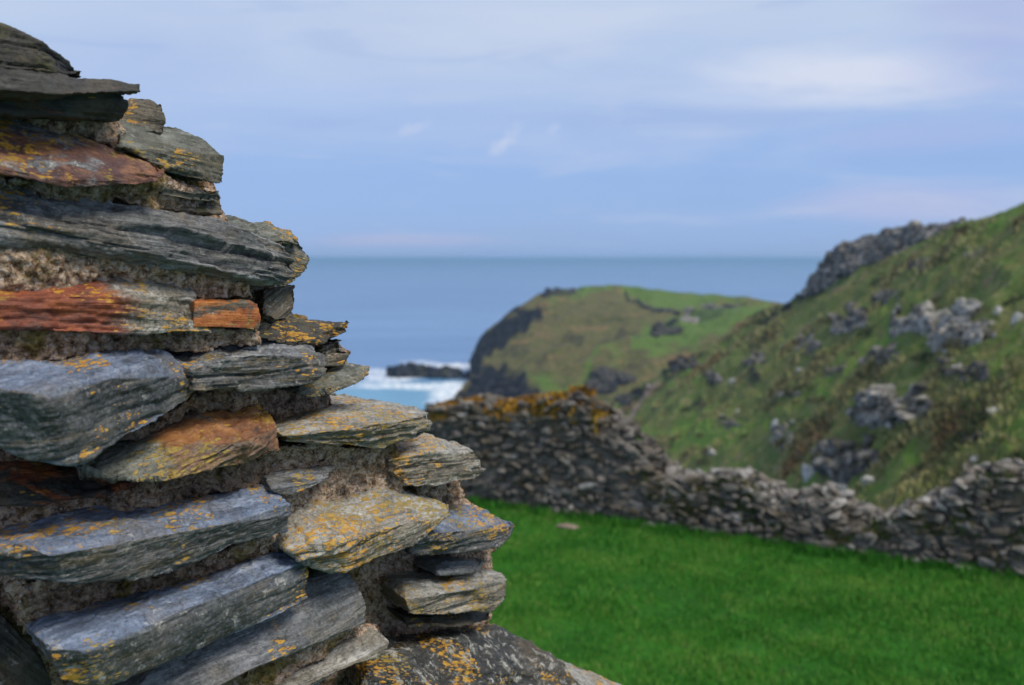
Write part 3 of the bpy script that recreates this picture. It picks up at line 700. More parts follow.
# ------------------------------------------------------------------ headland
DO = [(443, 412, 318), (455, 398, 335), (469, 381, 372), (472, 362, 400), (475, 346, 415), (484, 333, 425), (503, 317, 440), (527, 303, 455), (545, 292, 465), (575, 288, 475), (600, 286.5, 480), (640, 289, 480), (680, 292.5, 470), (720, 294.5, 455), (750, 297, 440), (790, 306, 420), (840, 325, 400)]
DB = [(462, 428, 290), (478, 428, 288), (495, 428, 286), (512, 428, 285), (526, 428, 285), (540, 428, 283), (556, 428, 280), (575, 428, 278), (595, 428, 275), (620, 428, 270), (650, 425, 265), (690, 415, 262), (720, 400, 262), (750, 382, 262), (778, 362, 262), (810, 350, 262), (850, 350, 262)]
G2, DPX, DPY, nb2 = loft(DO, DB, 360, 150, [(4, -6), (15, -22), (40, -60)])
N = G2.reshape(-1, 3).copy(); x, y, z = N.T
e = np.ones(G2.shape[:2]); e[:nb2] = 0.4; e[nb2] = 0.35; e[nb2 + 1] = 0.6
pxa = np.concatenate([np.repeat(DPX[:1], nb2, 0), DPX]); pya = np.concatenate([np.repeat(DPY[:1], nb2, 0), DPY])
nz = fbm(pxa / 9, pya / 6, 0 * pxa, 4, 220)
DROCK = [[(466, 350), (472, 340), (500, 316), (521, 312), (552, 310), (540, 326), (514, 336), (496, 350), (489, 367), (474, 380), (462, 372)],
         [(438, 412), (451, 397), (471, 380), (494, 370), (518, 373), (523, 384), (545, 392), (545, 402), (520, 410), (480, 425), (440, 425)],
         [(576, 390), (595, 377), (625, 368), (644, 366), (640, 375), (615, 385), (595, 396), (578, 402)],
         [(646, 343), (662, 330), (682, 321), (682, 330), (662, 340)],
         [(540, 297), (541, 289), (575, 284), (583, 291), (562, 296)],
         [(676, 316), (699, 308), (745, 300), (745, 306), (699, 319), (682, 320)], [(524, 366), (535, 360), (558, 359), (556, 366), (535, 370)],
         [(505, 358), (520, 346), (530, 348), (518, 362)], [(552, 342), (572, 334), (582, 338), (560, 348)], [(600, 345), (622, 336), (640, 334), (630, 342), (606, 350)]]
rock = np.zeros(pxa.shape)
for k, p in enumerate(DROCK):
    rock = np.maximum(rock, poly_mask(pxa + 7 * nz, pya + 5 * nz, p, 3.0) * (1 if k in (0, 1, 4) else 0.45))
DGREEN = [[(590, 284), (700, 288), (760, 296), (700, 306), (680, 312), (648, 308), (625, 292), (580, 296), (540, 306), (560, 292)], [(640, 325), (720, 305), (780, 304), (740, 330), (680, 355), (640, 360)], [(530, 380), (570, 372), (620, 345), (600, 365), (560, 395)]]
green = np.zeros(pxa.shape); nz2 = fbm(pxa / 20, pya / 12, 0 * pxa + 3, 4, 230)
for p in DGREEN:
    green = np.maximum(green, poly_mask(pxa + 12 * nz2, pya + 7 * nz2, p, 5.0))
green *= 0.8
hd = (2.6 * fbm(x / 50, y / 50, z / 50, 3, 201) + 2.2 * (1 - 2 * np.abs(fbm(x / 18, y / 18, z / 18, 4, 205)))) * e.ravel()
rf = rock.ravel() * (fbm(x / 9, y / 9, z / 12, 4, 240)) * 3.2 * np.clip(e.ravel() + 0.2, 0, 1)
N[:, 2] += hd * 0.7 + rf
N[:, 0] += 0.6 * rf
HEAD = N.reshape(G2.shape)
me = np_mesh('headland', N, grid_faces(*G2.shape[:2])[:, ::-1], 4, True, {'rock': rock.ravel(), 'green': green.ravel()})
DMAT = hill_mat('headland_turf', [(0.075, 0.078, 0.032), (0.120, 0.125, 0.042), (0.185, 0.155, 0.068), (0.125, 0.140, 0.040), (0.260, 0.185, 0.085), (0.190, 0.105, 0.050)], 0.035)
tag(link('headland', me, DMAT), kind='structure')


def head_at(px, py):
    k = np.argmin((DPX - px) ** 2 + (DPY - py) ** 2)
    r, c = divmod(k, DPX.shape[1])
    p = HEAD[nb2 + r, c].copy()
    return p, float((p - CAM) @ FW)


# ------------------------------------------------------------------ sea
def sea_mat():
    m = NT('sea_water')
    c = m.coord('Object')
    tc = m.n('ShaderNodeTexCoord'); sep = m.n('ShaderNodeSeparateXYZ'); m.l(tc.outputs['Object'], sep.inputs[0])
    X, Y = sep.outputs[0], sep.outputs[1]
    big = m.noise(m.coord('Object', (0.004, 0.010, 1)), 1, 5, 0.6, 0.6)
    col = m.mix(m.mr(big, 0.35, 0.65), (0.082, 0.185, 0.385), (0.120, 0.240, 0.455))
    # milky shallow water in the cove
    def blob(cx, cy, rx, ry, wob=0.5):
        wx = m.math('ADD', X, m.math('MULTIPLY', m.math('SUBTRACT', m.noise(m.coord('Object', (1, 1, 1), (3, 8, 0)), 0.05, 5, 0.65), 0.5), wob * rx * 2))
        wy = m.math('ADD', Y, m.math('MULTIPLY', m.math('SUBTRACT', m.noise(m.coord('Object', (1, 1, 1), (9, 1, 0)), 0.05, 5, 0.65), 0.5), wob * ry * 2))
        dx = m.math('DIVIDE', m.math('SUBTRACT', wx, cx), rx); dy = m.math('DIVIDE', m.math('SUBTRACT', wy, cy), ry)
        return m.math('SQRT', m.math('ADD', m.math('MULTIPLY', dx, dx), m.math('MULTIPLY', dy, dy)))
    cove = blob(-35, 340, 60, 75, 0.25)
    col = m.mix(m.mr(cove, 1.0, 0.45, 0, 0.85), col, (0.12, 0.32, 0.48))
    fn = m.noise(m.coord('Object', (0.10, 0.05, 1)), 1, 7, 0.7, 1.2)
    fnz = m.noise(m.coord('Object', (0.5, 0.25, 1)), 1, 5, 0.7, 0.6)
    foam = None
    for (px, py, rx, ry, s) in SURF:
        p = at_z(px, py, SEA_Z)
        b = blob(p[0], p[1], rx, ry, 0.35)
        k = m.mr(m.math('SUBTRACT', b, m.math('MULTIPLY', m.math('SUBTRACT', fn, 0.5), 1.7)), 1.05, 0.55, 0, s)
        foam = k if foam is None else m.math('MAXIMUM', foam, k)
    foam = m.math('MULTIPLY', foam, m.mr(fnz, 0.36, 0.56, 0.15, 1.0))
    streak = m.mr(m.noise(m.coord('Object', (0.03, 0.012, 1), (5, 5, 0)), 1, 6, 0.7, 1.0), 0.64, 0.72, 0, 0.5)
    near = m.mr(cove, 1.6, 0.7)
    foam = m.math('MAXIMUM', foam, m.math('MULTIPLY', streak, near))
    col = m.mix(foam, col, (0.78, 0.82, 0.86))
    h = m.noise(m.coord('Object', (0.05, 0.12, 1)), 1, 6, 0.6, 0.5)
    n = m.bump(h, 0.9, 2.5)
    n = m.bump(m.noise(m.coord('Object', (0.5, 0.9, 1)), 1, 4, 0.6), 0.6, 0.35, n)
    rg = m.math('ADD', m.math('MULTIPLY', foam, 0.5), 0.32)
    return m.done(col, rg, n, 0.5)


SURF = [(430, 386, 30, 12, 1.0), (392, 378, 14, 14, 0.95), (372, 372, 9, 16, 0.7), (456, 366, 12, 16, 1.0), (434, 364.5, 9, 8, 0.8), (460, 388, 10, 26, 1.0), (450, 396, 9, 18, 0.95), (440, 402, 6, 10, 0.8), (405, 387, 16, 8, 0.9), (416, 362, 10, 9, 0.55), (380, 383, 12, 7, 0.7)]
S = 60000.0
gx = np.concatenate([-np.geomspace(S, 300, 30), np.linspace(-280, 280, 40), np.geomspace(300, S, 30)])
gy = np.concatenate([np.linspace(150, 700, 40), np.geomspace(750, S, 40)])
XX, YY = np.meshgrid(gx, gy)
me = np_mesh('sea', np.stack([XX.ravel(), YY.ravel(), np.full(XX.size, SEA_Z)], 1), grid_faces(*XX.shape), 4)
tag(link('sea', me, sea_mat()), kind='structure')


# ------------------------------------------------------------------ rocks
def rock_mat(name, c0, c1, c2, sc, lich=0.0):
    m = NT(name)
    c = m.coord('Object')
    a = m.noise(m.coord('Object', (1, 1, 1.8)), sc, 7, 0.68, 0.5)
    b = m.noise(c, sc * 5, 5, 0.7)
    tint = m.attr('tint')
    col = m.ramp(m.math('ADD', a, m.math('MULTIPLY', m.math('SUBTRACT', tint, 0.5), 0.34)), [(0.36, c0), (0.50, c1), (0.64, c2)])
    col = m.mix(m.mr(b, 0.5, 0.72, 0, 0.5), col, c0)
    ms = m.noise(m.coord('Object', (1, 1, 1), (5, 3, 1)), sc * 0.8, 5, 0.65)
    col = m.mix(m.mr(ms, 0.54, 0.66, 0, 0.6), col, (0.075, 0.075, 0.035))
    if lich:
        ln = m.noise(m.coord('Object', (1, 1, 1), (1, 9, 4)), sc * 1.1, 4, 0.6)
        col = m.mix(m.mr(ln, 0.70 - lich, 0.78 - lich, 0, 0.85), col, (0.34, 0.17, 0.030))
    n = m.bump(a, 0.7, 0.25 / sc)
    n = m.bump(b, 0.6, 0.08 / sc, n)
    return m.done(col, 0.85, n, 0.25)


CRAG = rock_mat('crag_rock', (0.024, 0.022, 0.020), (0.120, 0.112, 0.098), (0.40, 0.385, 0.35), 0.9)
PALE = rock_mat('boulder_rock', (0.18, 0.175, 0.165), (0.42, 0.41, 0.39), (0.62, 0.61, 0.59), 1.1)
SEAR = rock_mat('sea_rock', (0.008, 0.009, 0.012), (0.022, 0.024, 0.030), (0.06, 0.062, 0.07), 0.2)


def rough(me, size, amp, seed, tint=0.5):
    co, no = get_np(me); x, y, z = co.T
    s = 1.0 / size
    d = 0.5 * fbm(x * s * 2.2, y * s * 2.2, z * s * 2.2, 4, seed + 1) + 0.20 * (1 - 2 * np.abs(fbm(x * s * 7, y * s * 7, z * s * 7, 3, seed + 2)))
    for q, a_ in ((5.0, 0.75), (11.0, 0.42)):
        u = (0.86 * x + 0.5 * z) * s * q * 1.5 + 0.5 * fbm(x * s * 3, y * s * 3, z * s * 3, 3, seed + 5)
        v = y * s * q * 0.8 + 0.5 * fbm(x * s * 3, y * s * 3, z * s * 3, 3, seed + 6)
        w = (0.86 * z - 0.5 * x) * s * q * 0.8 + 0.5 * fbm(x * s * 3, y * s * 3, z * s * 3, 3, seed + 7)
        d = d + a_ * _hash(np.floor(u).astype(np.int32), np.floor(v).astype(np.int32), np.floor(w).astype(np.int32), seed + 8)
    d = amp * d
    co = co + no * d[:, None]
    me.vertices.foreach_set('co', co.astype(np.float32).ravel())
    at = me.attributes.new('tint', 'FLOAT', 'POINT')
    at.data.foreach_set('value', np.full(len(co), tint, np.float32))
    me.update()


def block_pts(c, sx, sy, sz, r, n=14):
    """Corners of an irregular squarish block."""
    P = []
    for _ in range(n):
        v = r.normal(size=3); v /= np.abs(v).max() ** 0.7 * np.linalg.norm(v) ** 0.3
        P.append(v * np.array([sx, sy, sz]) * r.uniform(0.75, 1.0))
    a = r.uniform(-0.5, 0.5); ca, sa = math.cos(a), math.sin(a)
    P = np.array(P); P = np.stack([P[:, 0] * ca - P[:, 1] * sa, P[:, 0] * sa + P[:, 1] * ca, P[:, 2] + 0.25 * P[:, 0] * r.uniform(-1, 1)], 1)
    return P + c


def outcrop(name, box, nblk, label, cat, group, seed, mat=CRAG, at=hill_at, tint=0.5, sink=0.3):
    """A clump of jutting rock filling the picture box (x0, y0, x1, y1), standing on the slope."""
    x0, y0, x1, y1 = box
    r = np.random.default_rng(seed)
    base, dep = at((x0 + x1) / 2, y1 - 0.25 * (y1 - y0))
    m = dep / F
    bm = bmesh.new()
    if nblk > 1:                                 # the ledge the blocks grow out of
        P = []
        for fx, fy in ((0.1, 0.75), (0.5, 0.55), (0.9, 0.6), (0.92, 0.85), (0.5, 0.98), (0.12, 0.92)):
            p, dd = at(x0 + fx * (x1 - x0), y0 + fy * (y1 - y0))
            P += [p - base + np.array([0, 0, 0.10 * (y1 - y0) * m]), p - base - np.array([0, 0, 0.25 * (y1 - y0) * m])]
        hull_into(bm, P)
        nblk = int(nblk * 2.2)
    for k in range(nblk):
        px = r.uniform(x0 + 0.15 * (x1 - x0), x1 - 0.15 * (x1 - x0)); py = r.uniform(y0 + 0.3 * (y1 - y0), y1 - 0.1 * (y1 - y0))
        if nblk == 1: px, py = (x0 + x1) / 2, (y0 + y1) / 2 + 0.1 * (y1 - y0)
        p, dd = at(px, py)
        w = (x1 - x0) * m * (r.uniform(0.09, 0.24) if nblk > 1 else 0.5)
        h = (y1 - y0) * m * (r.uniform(0.11, 0.30) if nblk > 1 else 0.5)
        hull_into(bm, block_pts(p - base + np.array([0, 0, h * (0.22 if nblk > 1 else 0.30)]), w, max(w, h) * 0.9, h, r))
    size = max((x1 - x0), (y1 - y0)) * m
    me = remeshed(bm, max(size / 100, 0.02))
    rough(me, size, size * 0.028 if nblk > 1 else size * 0.05, seed, tint)
    o = link(name, me, mat); o.location = base
    tag(o, label, cat, group)
    return o


# crag on the ridge
bm = bmesh.new()
base, _ = hill_at(870, 270)
for h in [
    [(800, 298, 158), (822, 270, 152), (828, 256, 150), (838, 249, 148), (848, 243, 146), (852, 268, 142), (840, 282, 143), (815, 292, 150)],
    [(840, 249, 148), (850, 242, 146), (870, 240, 142), (886, 232, 138), (884, 258, 132), (860, 272, 136), (842, 270, 140)],
    [(872, 240, 140), (886, 231, 136), (904, 228, 132), (917, 225, 128), (916, 246, 122), (890, 258, 126), (872, 262, 132)],
    [(908, 229, 128), (918, 224, 126), (933, 224, 122), (938, 222, 120), (944, 232, 114), (930, 242, 116), (908, 250, 121)],
    [(928, 227, 120), (940, 223, 118), (952, 220, 115), (966, 218, 110), (966, 224, 107), (945, 233, 110)]]:
    P = []
    for px, py, dp in h:
        P.append(at_depth(px, py, dp) - base); P.append(at_depth(px, py, dp) + np.array([1.5, 9, -2.0]) - base)
    hull_into(bm, P)
me = remeshed(bm, 0.16); rough(me, 12.0, 0.55, 301, 0.48)
o = link('rock_crag', me, CRAG); o.location = base
tag(o, 'long dark crag standing on the skyline of the green hillside', 'crag')

OUT = [
    ((884, 297, 934, 350), 7, 'large pale grey outcrop with tumbled blocks, left half of the highest broken cluster', 0.72),
    ((920, 305, 986, 364), 8, 'broad tumbled outcrop of pale blocks below the grassy crest, right half of its cluster', 0.78),
    ((826, 304, 870, 338), 5, 'rounded grey outcrop directly below the dark skyline crag', 0.55),
    ((868, 290, 900, 307), 4, 'small low outcrop just under the middle of the skyline crag', 0.5),
    ((793, 327, 824, 352), 4, 'grey outcrop at the left of the hillside, lower left of the rounded one', 0.5),
    ((856, 352, 904, 372), 6, 'thin line of broken rock under the large pale outcrop', 0.5),
    ((936, 370, 992, 392), 6, 'dark jagged line of rock on the right of the hillside', 0.42),
    ((842, 392, 942, 432), 11, 'wide scree-like outcrop of dark and pale blocks above the dip in the wall', 0.55),
    ((808, 428, 884, 474), 9, 'dark bulging outcrop in the turf behind the wall', 0.4),
    ((768, 430, 796, 456), 4, 'small outcrop behind the wall with one white stone', 0.6),
    ((700, 368, 726, 380), 4, 'low dark ledge of rock on the left slope, uppermost left of them', 0.4),
    ((740, 348, 768, 362), 4, 'low broken ledge in the middle of the left slope', 0.42),
    ((716, 414, 744, 424), 4, 'low brown ledge in the rough slope above the wall', 0.42),
    ((770, 392, 806, 404), 5, 'long low ledge left of the wide scree-like outcrop', 0.45),
    ((824, 372, 846, 384), 3, 'small ledge just above the wide scree-like outcrop', 0.48),
    ((948, 330, 1000, 350), 5, 'low slabby ledge right of the large pale outcrop', 0.55),
    ((906, 268, 934, 280), 4, 'low ledge below the right end of the skyline crag', 0.45),
    ((952, 424, 990, 440), 4, 'low ledge in the green turf at the right above the wall', 0.5),
    ((960, 244, 986, 256), 3, 'small grey outcrop high on the right near the crest', 0.6),
]
for k, (bx, nbk, lab, ti) in enumerate(OUT):
    outcrop('rock_outcrop', bx, nbk, lab, 'outcrop', 'rock outcrops on the hillside', 400 + k, CRAG, hill_at, ti)
for k, (bx, nbk, lab, ti) in enumerate([
    ((541, 286, 578, 297), 5, 'dark rocky crest at the left end of the far headland top', 0.12),
    ((679, 308, 700, 320), 4, 'pale grey rocks at the right end of the field wall on the headland', 0.6),
    ((700, 300, 742, 309), 5, 'low grey ridge of rock along the skyline right of the field wall', 0.45),
    ((648, 322, 684, 342), 5, 'dark slanting rock ridge below the field wall on the headland', 0.2),
    ((580, 368, 640, 394), 7, 'dark broken rock band low on the headland above the lichened wall', 0.2)]):
    outcrop('rock_outcrop', bx, nbk, lab, 'outcrop', 'rock outcrops on the headland', 450 + k, CRAG, head_at, ti)
for k, (bx, nbk, lab, ti) in enumerate([
    ((668, 349, 704, 370), 5, 'upper dark rock rib on the edge of the near slope against the headland', 0.3),
    ((612, 388, 638, 406), 4, 'lower dark rock rib on the edge of the near slope beside the walker', 0.3)]):
    outcrop('rock_outcrop', bx, nbk, lab, 'outcrop', 'rock outcrops on the hillside', 460 + k, CRAG, hill_at, ti)
BOUL = [((991, 318, 1003, 329), 'pale boulder beside the large broken outcrop, nearest its right end'), ((1010, 326, 1024, 342), 'pale boulder cut by the right edge of the photo'),
        ((985, 404, 1001, 415), 'pale flat boulder in the grass above the right end of the wall'), ((982, 246, 994, 254), 'highest pale boulder near the green crest'),
        ((771, 432, 781, 443), 'white boulder standing on the small outcrop behind the wall'), ((799, 464, 816, 484), 'largest white boulder directly behind the wall, left of the dark bulging outcrop'),
        ((703, 447, 714, 457), 'upper of two white boulders behind the left part of the low wall'), ((706, 456, 717, 466), 'lower of two white boulders behind the left part of the low wall'),
        ((886, 424, 898, 436), 'white boulder between the wide scree and the dark bulging outcrop'), ((968, 452, 981, 462), 'white boulder in the turf above the wall where it climbs again'),
        ((839, 481, 850, 493), 'pale boulder at the foot of the dark bulging outcrop, leftmost of two'), ((861, 478, 874, 491), 'pale boulder at the foot of the dark bulging outcrop, rightmost of two'),
        ((736, 404, 743, 411), 'small pale boulder alone in the middle of the rough slope'), ((795, 360, 803, 367), 'small grey boulder below the left hillside outcrop'),
        ((728, 374, 737, 381), 'small grey boulder on the left slope above the walker'), ((912, 474, 921, 482), 'small pale stone in the grass hollow above the dip in the wall')]
for k, (bx, lab) in enumerate(BOUL):
    outcrop('boulder', bx, 1, lab, 'boulder', 'loose boulders on the hillside', 500 + k, PALE, hill_at, 0.75 if k < 12 else 0.5)


def sea_rock(name, hulls, label, seed, group='rocks in the surf'):
    bm = bmesh.new()
    base = at_z(hulls[0][0][0], hulls[0][0][1], SEA_Z)
    for h in hulls:
        P = []
        for px, py, dy in h:                 # outline seen from here, each corner with its own setback
            d0 = at_z(h[0][0], h[0][1], SEA_Z)
            dep = (d0 - CAM) @ FW + dy
            p = at_depth(px, py, dep) - base
            P.append(p); P.append(p + np.array([0, 7, -2.5]))
        hull_into(bm, P)
    me = remeshed(bm, 0.5); rough(me, 14, 1.6, seed, 0.45)
    o = link(name, me, SEAR); o.location = base
    return tag(o, label, 'sea rock', group)


sea_rock('sea_rock', [[(430, 378, 0), (388, 374, 2), (388, 370, 3), (398, 366, 4), (412, 363.5, 5), (428, 366, 5), (436, 371, 4), (442, 377, 1), (410, 377.5, 1)],
                      [(450, 379, 0), (430, 376, 1), (432, 369, 3), (446, 367.5, 4), (462, 370, 5), (474, 371, 5), (474, 379, 1)]], 'long dark reef in white surf off the headland', 601)
sea_rock('sea_rock', [[(432, 417, 0), (424, 415, 1), (425, 407, 2), (432, 404, 3), (439, 406, 2), (442, 416, 0)]], 'small dark rock in the cove just above the lichened wall top', 602)

# ------------------------------------------------------------------ field wall on the headland
pts = catmull([(624, 292.5), (632, 300), (645, 309), (662, 313.5), (680, 315)], 60)
V = []; Fc = []
for i, (px, py) in enumerate(pts):
    p, _ = head_at(px, py + 0.6)
    hgt = 1.6 + 0.5 * math.sin(i * 1.7) * math.sin(i * 0.6)
    for dy, zz in ((-0.9, -1.2), (-0.7, hgt), (0.7, hgt * 0.95), (0.9, -1.2)):
        V.append((p[0], p[1] + dy, p[2] + zz))
for i in range(len(pts) - 1):
    for k in range(3):
        a = i * 4 + k
        Fc.append((a, a + 1, a + 5, a + 4))
V = np.array(V); me = np_mesh('field_wall', V, np.array(Fc), 4, False, {'tint': np.full(len(V), 0.35)})
tag(link('field_wall', me, CRAG), 'thin dark field wall curving across the top of the far headland', 'wall', kind='thing')

# ------------------------------------------------------------------ lawn and bank
WA = at_z(470, 503, 0.0); WB = at_z(1024, 581, 0.0)      # foot of the far wall
MD = (WB - WA) / np.linalg.norm(WB - WA); MN = np.array([MD[1], -MD[0], 0.0])
if MN[1] > 0: MN = -MN                                   # towards the camera
LM = np.linalg.norm(WB - WA)


def lawn_mat():
    m = NT('lawn_turf')
    c = m.coord('Object')
    a = m.noise(c, 0.9, 5, 0.6, 0.5); b = m.noise(c, 9, 5, 0.7); f = m.noise(c, 60, 4, 0.7)
    col = m.ramp(a, [(0.36, (0.018, 0.100, 0.008)), (0.52, (0.030, 0.150, 0.010)), (0.66, (0.075, 0.180, 0.018))])
    col = m.mix(m.mr(b, 0.42, 0.7, 0, 0.6), col, (0.010, 0.042, 0.005))
    n = m.bump(f, 0.8, 0.03)
    return m.done(col, 0.85, n, 0.15)


nx, ny = 200, 200
xs = np.linspace(-40, 60, nx); ys = np.linspace(-15, 45, ny)
XX, YY = np.meshgrid(xs, ys)
beyond = -((XX - WA[0]) * MN[0] + (YY - WA[1]) * MN[1])  # metres past the far wall
ZZ = 0.05 * fbm(XX / 2.5, YY / 2.5, 0 * XX, 3, 701) * sstep(0, 3, np.abs(beyond)) - 0.55 * np.clip(beyond - 1.2, 0, 60) - 0.004 * np.clip(beyond - 1.2, 0, 60) ** 2
me = np_mesh('lawn', np.stack([XX.ravel(), YY.ravel(), ZZ.ravel()], 1), grid_faces(ny, nx), 4)
tag(link('lawn', me, lawn_mat()), kind='structure')


def blades(P, h, w, tint, r, lean=0.5, up=None):
    n = len(P)
    ang = r.uniform(0, 2 * math.pi, n); la = r.uniform(0, 2 * math.pi, n)
    dx = np.stack([np.cos(ang), np.sin(ang), 0 * ang], 1) * (w / 2)[:, None]
    tip = P + np.stack([np.cos(la) * lean * h * r.uniform(0.2, 1, n), np.sin(la) * lean * h * r.uniform(0.2, 1, n), h], 1)
    mid = P * 0.5 + tip * 0.5; mid[:, 2] += 0.12 * h
    V = np.stack([P - dx, P + dx, mid + dx * 0.7, tip, mid - dx * 0.7], 1).reshape(-1, 3)
    i = np.arange(n)[:, None] * 5
    Fq = np.concatenate([i + np.array([[0, 1, 2]]), i + np.array([[0, 2, 4]]), i + np.array([[4, 2, 3]])])
    return V, Fq, np.repeat(tint, 5)


def blade_mat(name, stops, sc=1.0, trans=0.25):
    m = NT(name)
    t = m.attr('tint')
    n = m.noise(m.coord('Object'), sc, 4, 0.6)
    col = m.ramp(m.math('ADD', m.math('MULTIPLY', t, 0.7), m.math('MULTIPLY', m.math('SUBTRACT', n, 0.35), 1.0)), stops)
    return m.done(col, 0.6, None, 0.2)


r = np.random.default_rng(21)
n = 260000
X = r.uniform(-3.5, 11, n * 2); Y = r.uniform(7.6, 17.5, n * 2)
bey = -((X - WA[0]) * MN[0] + (Y - WA[1]) * MN[1])
ok = (bey < 0.02) & (X > -0.30 * Y - 0.6) & (X < 0.62 * Y + 0.6)
dens = 0.65 + 0.5 * fbm(X / 0.5, Y / 0.5, 0 * X, 3, 33)
ok &= r.uniform(0, 1, n * 2) < dens
X, Y, bey = X[ok][:n], Y[ok][:n], bey[ok][:n]
Z = 0.05 * fbm(X / 2.5, Y / 2.5, 0 * X, 3, 701) * sstep(0, 3, np.abs(bey))
nearwall = np.exp(-np.abs(bey) / 0.18)
h = (0.035 + 0.03 * r.uniform(0, 1, len(X)) + 0.02 * np.clip(fbm(X / 0.8, Y / 0.8, 0 * X, 3, 44), 0, 1)) * (1 + 1.8 * nearwall * r.uniform(0, 1, len(X)))
V, Fq, T = blades(np.stack([X, Y, Z - 0.005], 1), h, r.uniform(0.006, 0.012, len(X)), r.uniform(0, 1, len(X)), r, 0.9)
# longer ragged tufts where the mower cannot reach, along the foot of the wall
nt_ = 620; st = r.uniform(-1.5, LM + 2.5, nt_); q = r.integers(0, nt_, 15000)
sq = st[q] + r.normal(0, 0.06, 15000); uq = np.abs(r.normal(0.03, 0.09, 15000)) * (0.5 + np.abs(np.sin(st[q] * 3.1)))
P2 = WA + MD * sq[:, None] + MN * uq[:, None]; P2[:, 2] = -0.01
V2, F2, T2 = blades(P2, r.uniform(0.05, 0.16, 15000) * (0.5 + 0.8 * np.abs(np.sin(st[q] * 7.7))), r.uniform(0.008, 0.016, 15000), np.clip(r.normal(0.25, 0.25, 15000), 0, 1), r, 0.8)
F2 = F2 + len(V); V = np.concatenate([V, V2]); Fq = np.concatenate([Fq, F2]); T = np.concatenate([T, T2])
me = np_mesh('grass', V, Fq, 3, False, {'tint': T})
GRASS = blade_mat('grass_blades', [(0.08, (0.024, 0.115, 0.010)), (0.35, (0.034, 0.185, 0.012)), (0.60, (0.056, 0.235, 0.020)), (0.86, (0.170, 0.260, 0.055))], 0.9)
tag(link('grass', me, GRASS), 'short bright green grass of the sloping lawn', 'grass', kind='stuff')

# rough grass and heather on the hillside
n = 95000
ri = r.integers(nb + 1, HILL.shape[0] - 1, n); ci = r.integers(0, HILL.shape[1] - 1, n)
fu, fv = r.uniform(0, 1, (n, 1)), r.uniform(0, 1, (n, 1))
P = HILL[ri, ci] * (1 - fu) * (1 - fv) + HILL[ri + 1, ci] * fu * (1 - fv) + HILL[ri, ci + 1] * (1 - fu) * fv + HILL[ri + 1, ci + 1] * fu * fv
rockv = me_rock = None
cl = fbm(P[:, 0] / 6, P[:, 1] / 6, P[:, 2] / 6, 5, 81)
dd = (P - CAM) @ FW
keep = (r.uniform(-0.6, 0.9, n) < cl)
P, cl, dd = P[keep], cl[keep], dd[keep]
h = (0.10 + 0.45 * np.clip(cl + 0.2, 0, 1)) * r.uniform(0.5, 1.1, len(P)) * (0.6 + dd / 150)
V, Fq, T = blades(P - np.array([0, 0, 0.03]), h, h * r.uniform(0.25, 0.6, len(P)), np.clip(0.42 + 0.55 * cl + r.normal(0, 0.09, len(P)), 0, 1), r, 0.8)
me = np_mesh('rough_grass', V, Fq, 3, False, {'tint': T})
ROUGHG = blade_mat('heath_blades', [(0.06, (0.100, 0.215, 0.034)), (0.36, (0.165, 0.235, 0.052)), (0.60, (0.280, 0.265, 0.120)), (0.80, (0.130, 0.125, 0.050)), (0.95, (0.200, 0.130, 0.068))], 0.12)
tag(link('rough_grass', me, ROUGHG), 'rough tussocks of grass, heather and bracken over the hillside', 'grass', kind='stuff')

# darker cushions of heather and gorse among the grass
nc = 170
ri = r.integers(nb + 3, HILL.shape[0] - 1, nc); ci = r.integers(0, HILL.shape[1] - 1, nc)
C0 = HILL[ri, ci]; w0 = fbm(C0[:, 0] / 9, C0[:, 1] / 9, C0[:, 2] / 9, 3, 83)
C0 = C0[w0 > -0.1]; nc = len(C0); rad = r.uniform(0.35, 1.3, nc)
q = np.repeat(np.arange(nc), 150); vdir = r.normal(size=(len(q), 3)); vdir[:, 2] = np.abs(vdir[:, 2]); vdir /= np.linalg.norm(vdir, axis=1)[:, None]
lum = 1 + 0.35 * fbm(vdir[:, 0] * 2 + q * 3.1, vdir[:, 1] * 2, vdir[:, 2] * 2, 2, 84)
P = C0[q] + vdir * (rad[q] * lum * r.uniform(0.6, 1.0, len(q)))[:, None] * np.array([1, 1, 0.55]) - np.array([0, 0, 0.1])
V, Fq, T = blades(P, 0.22 * rad[q] * r.uniform(0.5, 1.2, len(q)), 0.13 * rad[q], np.clip(r.uniform(0, 1, nc)[q] * 0.7 + r.uniform(0, 0.3, len(q)), 0, 1), r, 1.2)
me = np_mesh('heather', V, Fq, 3, False, {'tint': T})
tag(link('heather', me, blade_mat('heather_blades', [(0.1, (0.035, 0.050, 0.016)), (0.5, (0.065, 0.075, 0.026)), (0.9, (0.110, 0.075, 0.040))], 0.5)), 'dark cushions of heather and gorse on the slope', 'heather', kind='stuff')

# ------------------------------------------------------------------ the far wall
def wall_top(px):
    T = [(300, 440), (400, 425), (430, 416), (450, 405), (475, 402), (505, 404), (540, 402), (570, 400), (600, 407), (615, 417), (625, 426), (640, 440), (660, 461), (684, 480), (720, 478), (744, 476), (765, 484), (798, 497), (818, 491), (832, 494), (852, 511), (885, 515), (919, 509), (952, 494), (969, 476), (990, 474), (1020, 469), (1100, 468), (1250, 470)]
    return np.interp(px, [t[0] for t in T], [t[1] for t in T])


def px_of(p):
    q = p - CAM
    return W_ / 2 + F * (q @ RT) / (q @ FW), H_ / 2 - F * (q @ UP) / (q @ FW)


def top_z(s):
    p = WA + MD * s
    px, _ = px_of(p)
    p = p - MN * 0.5                        # the broken top is seen from above: its far side makes the outline
    px, _ = px_of(p); d = ray(px, wall_top(px)); t = ((p - CAM) @ FW)
    return (CAM + d * t)[2]


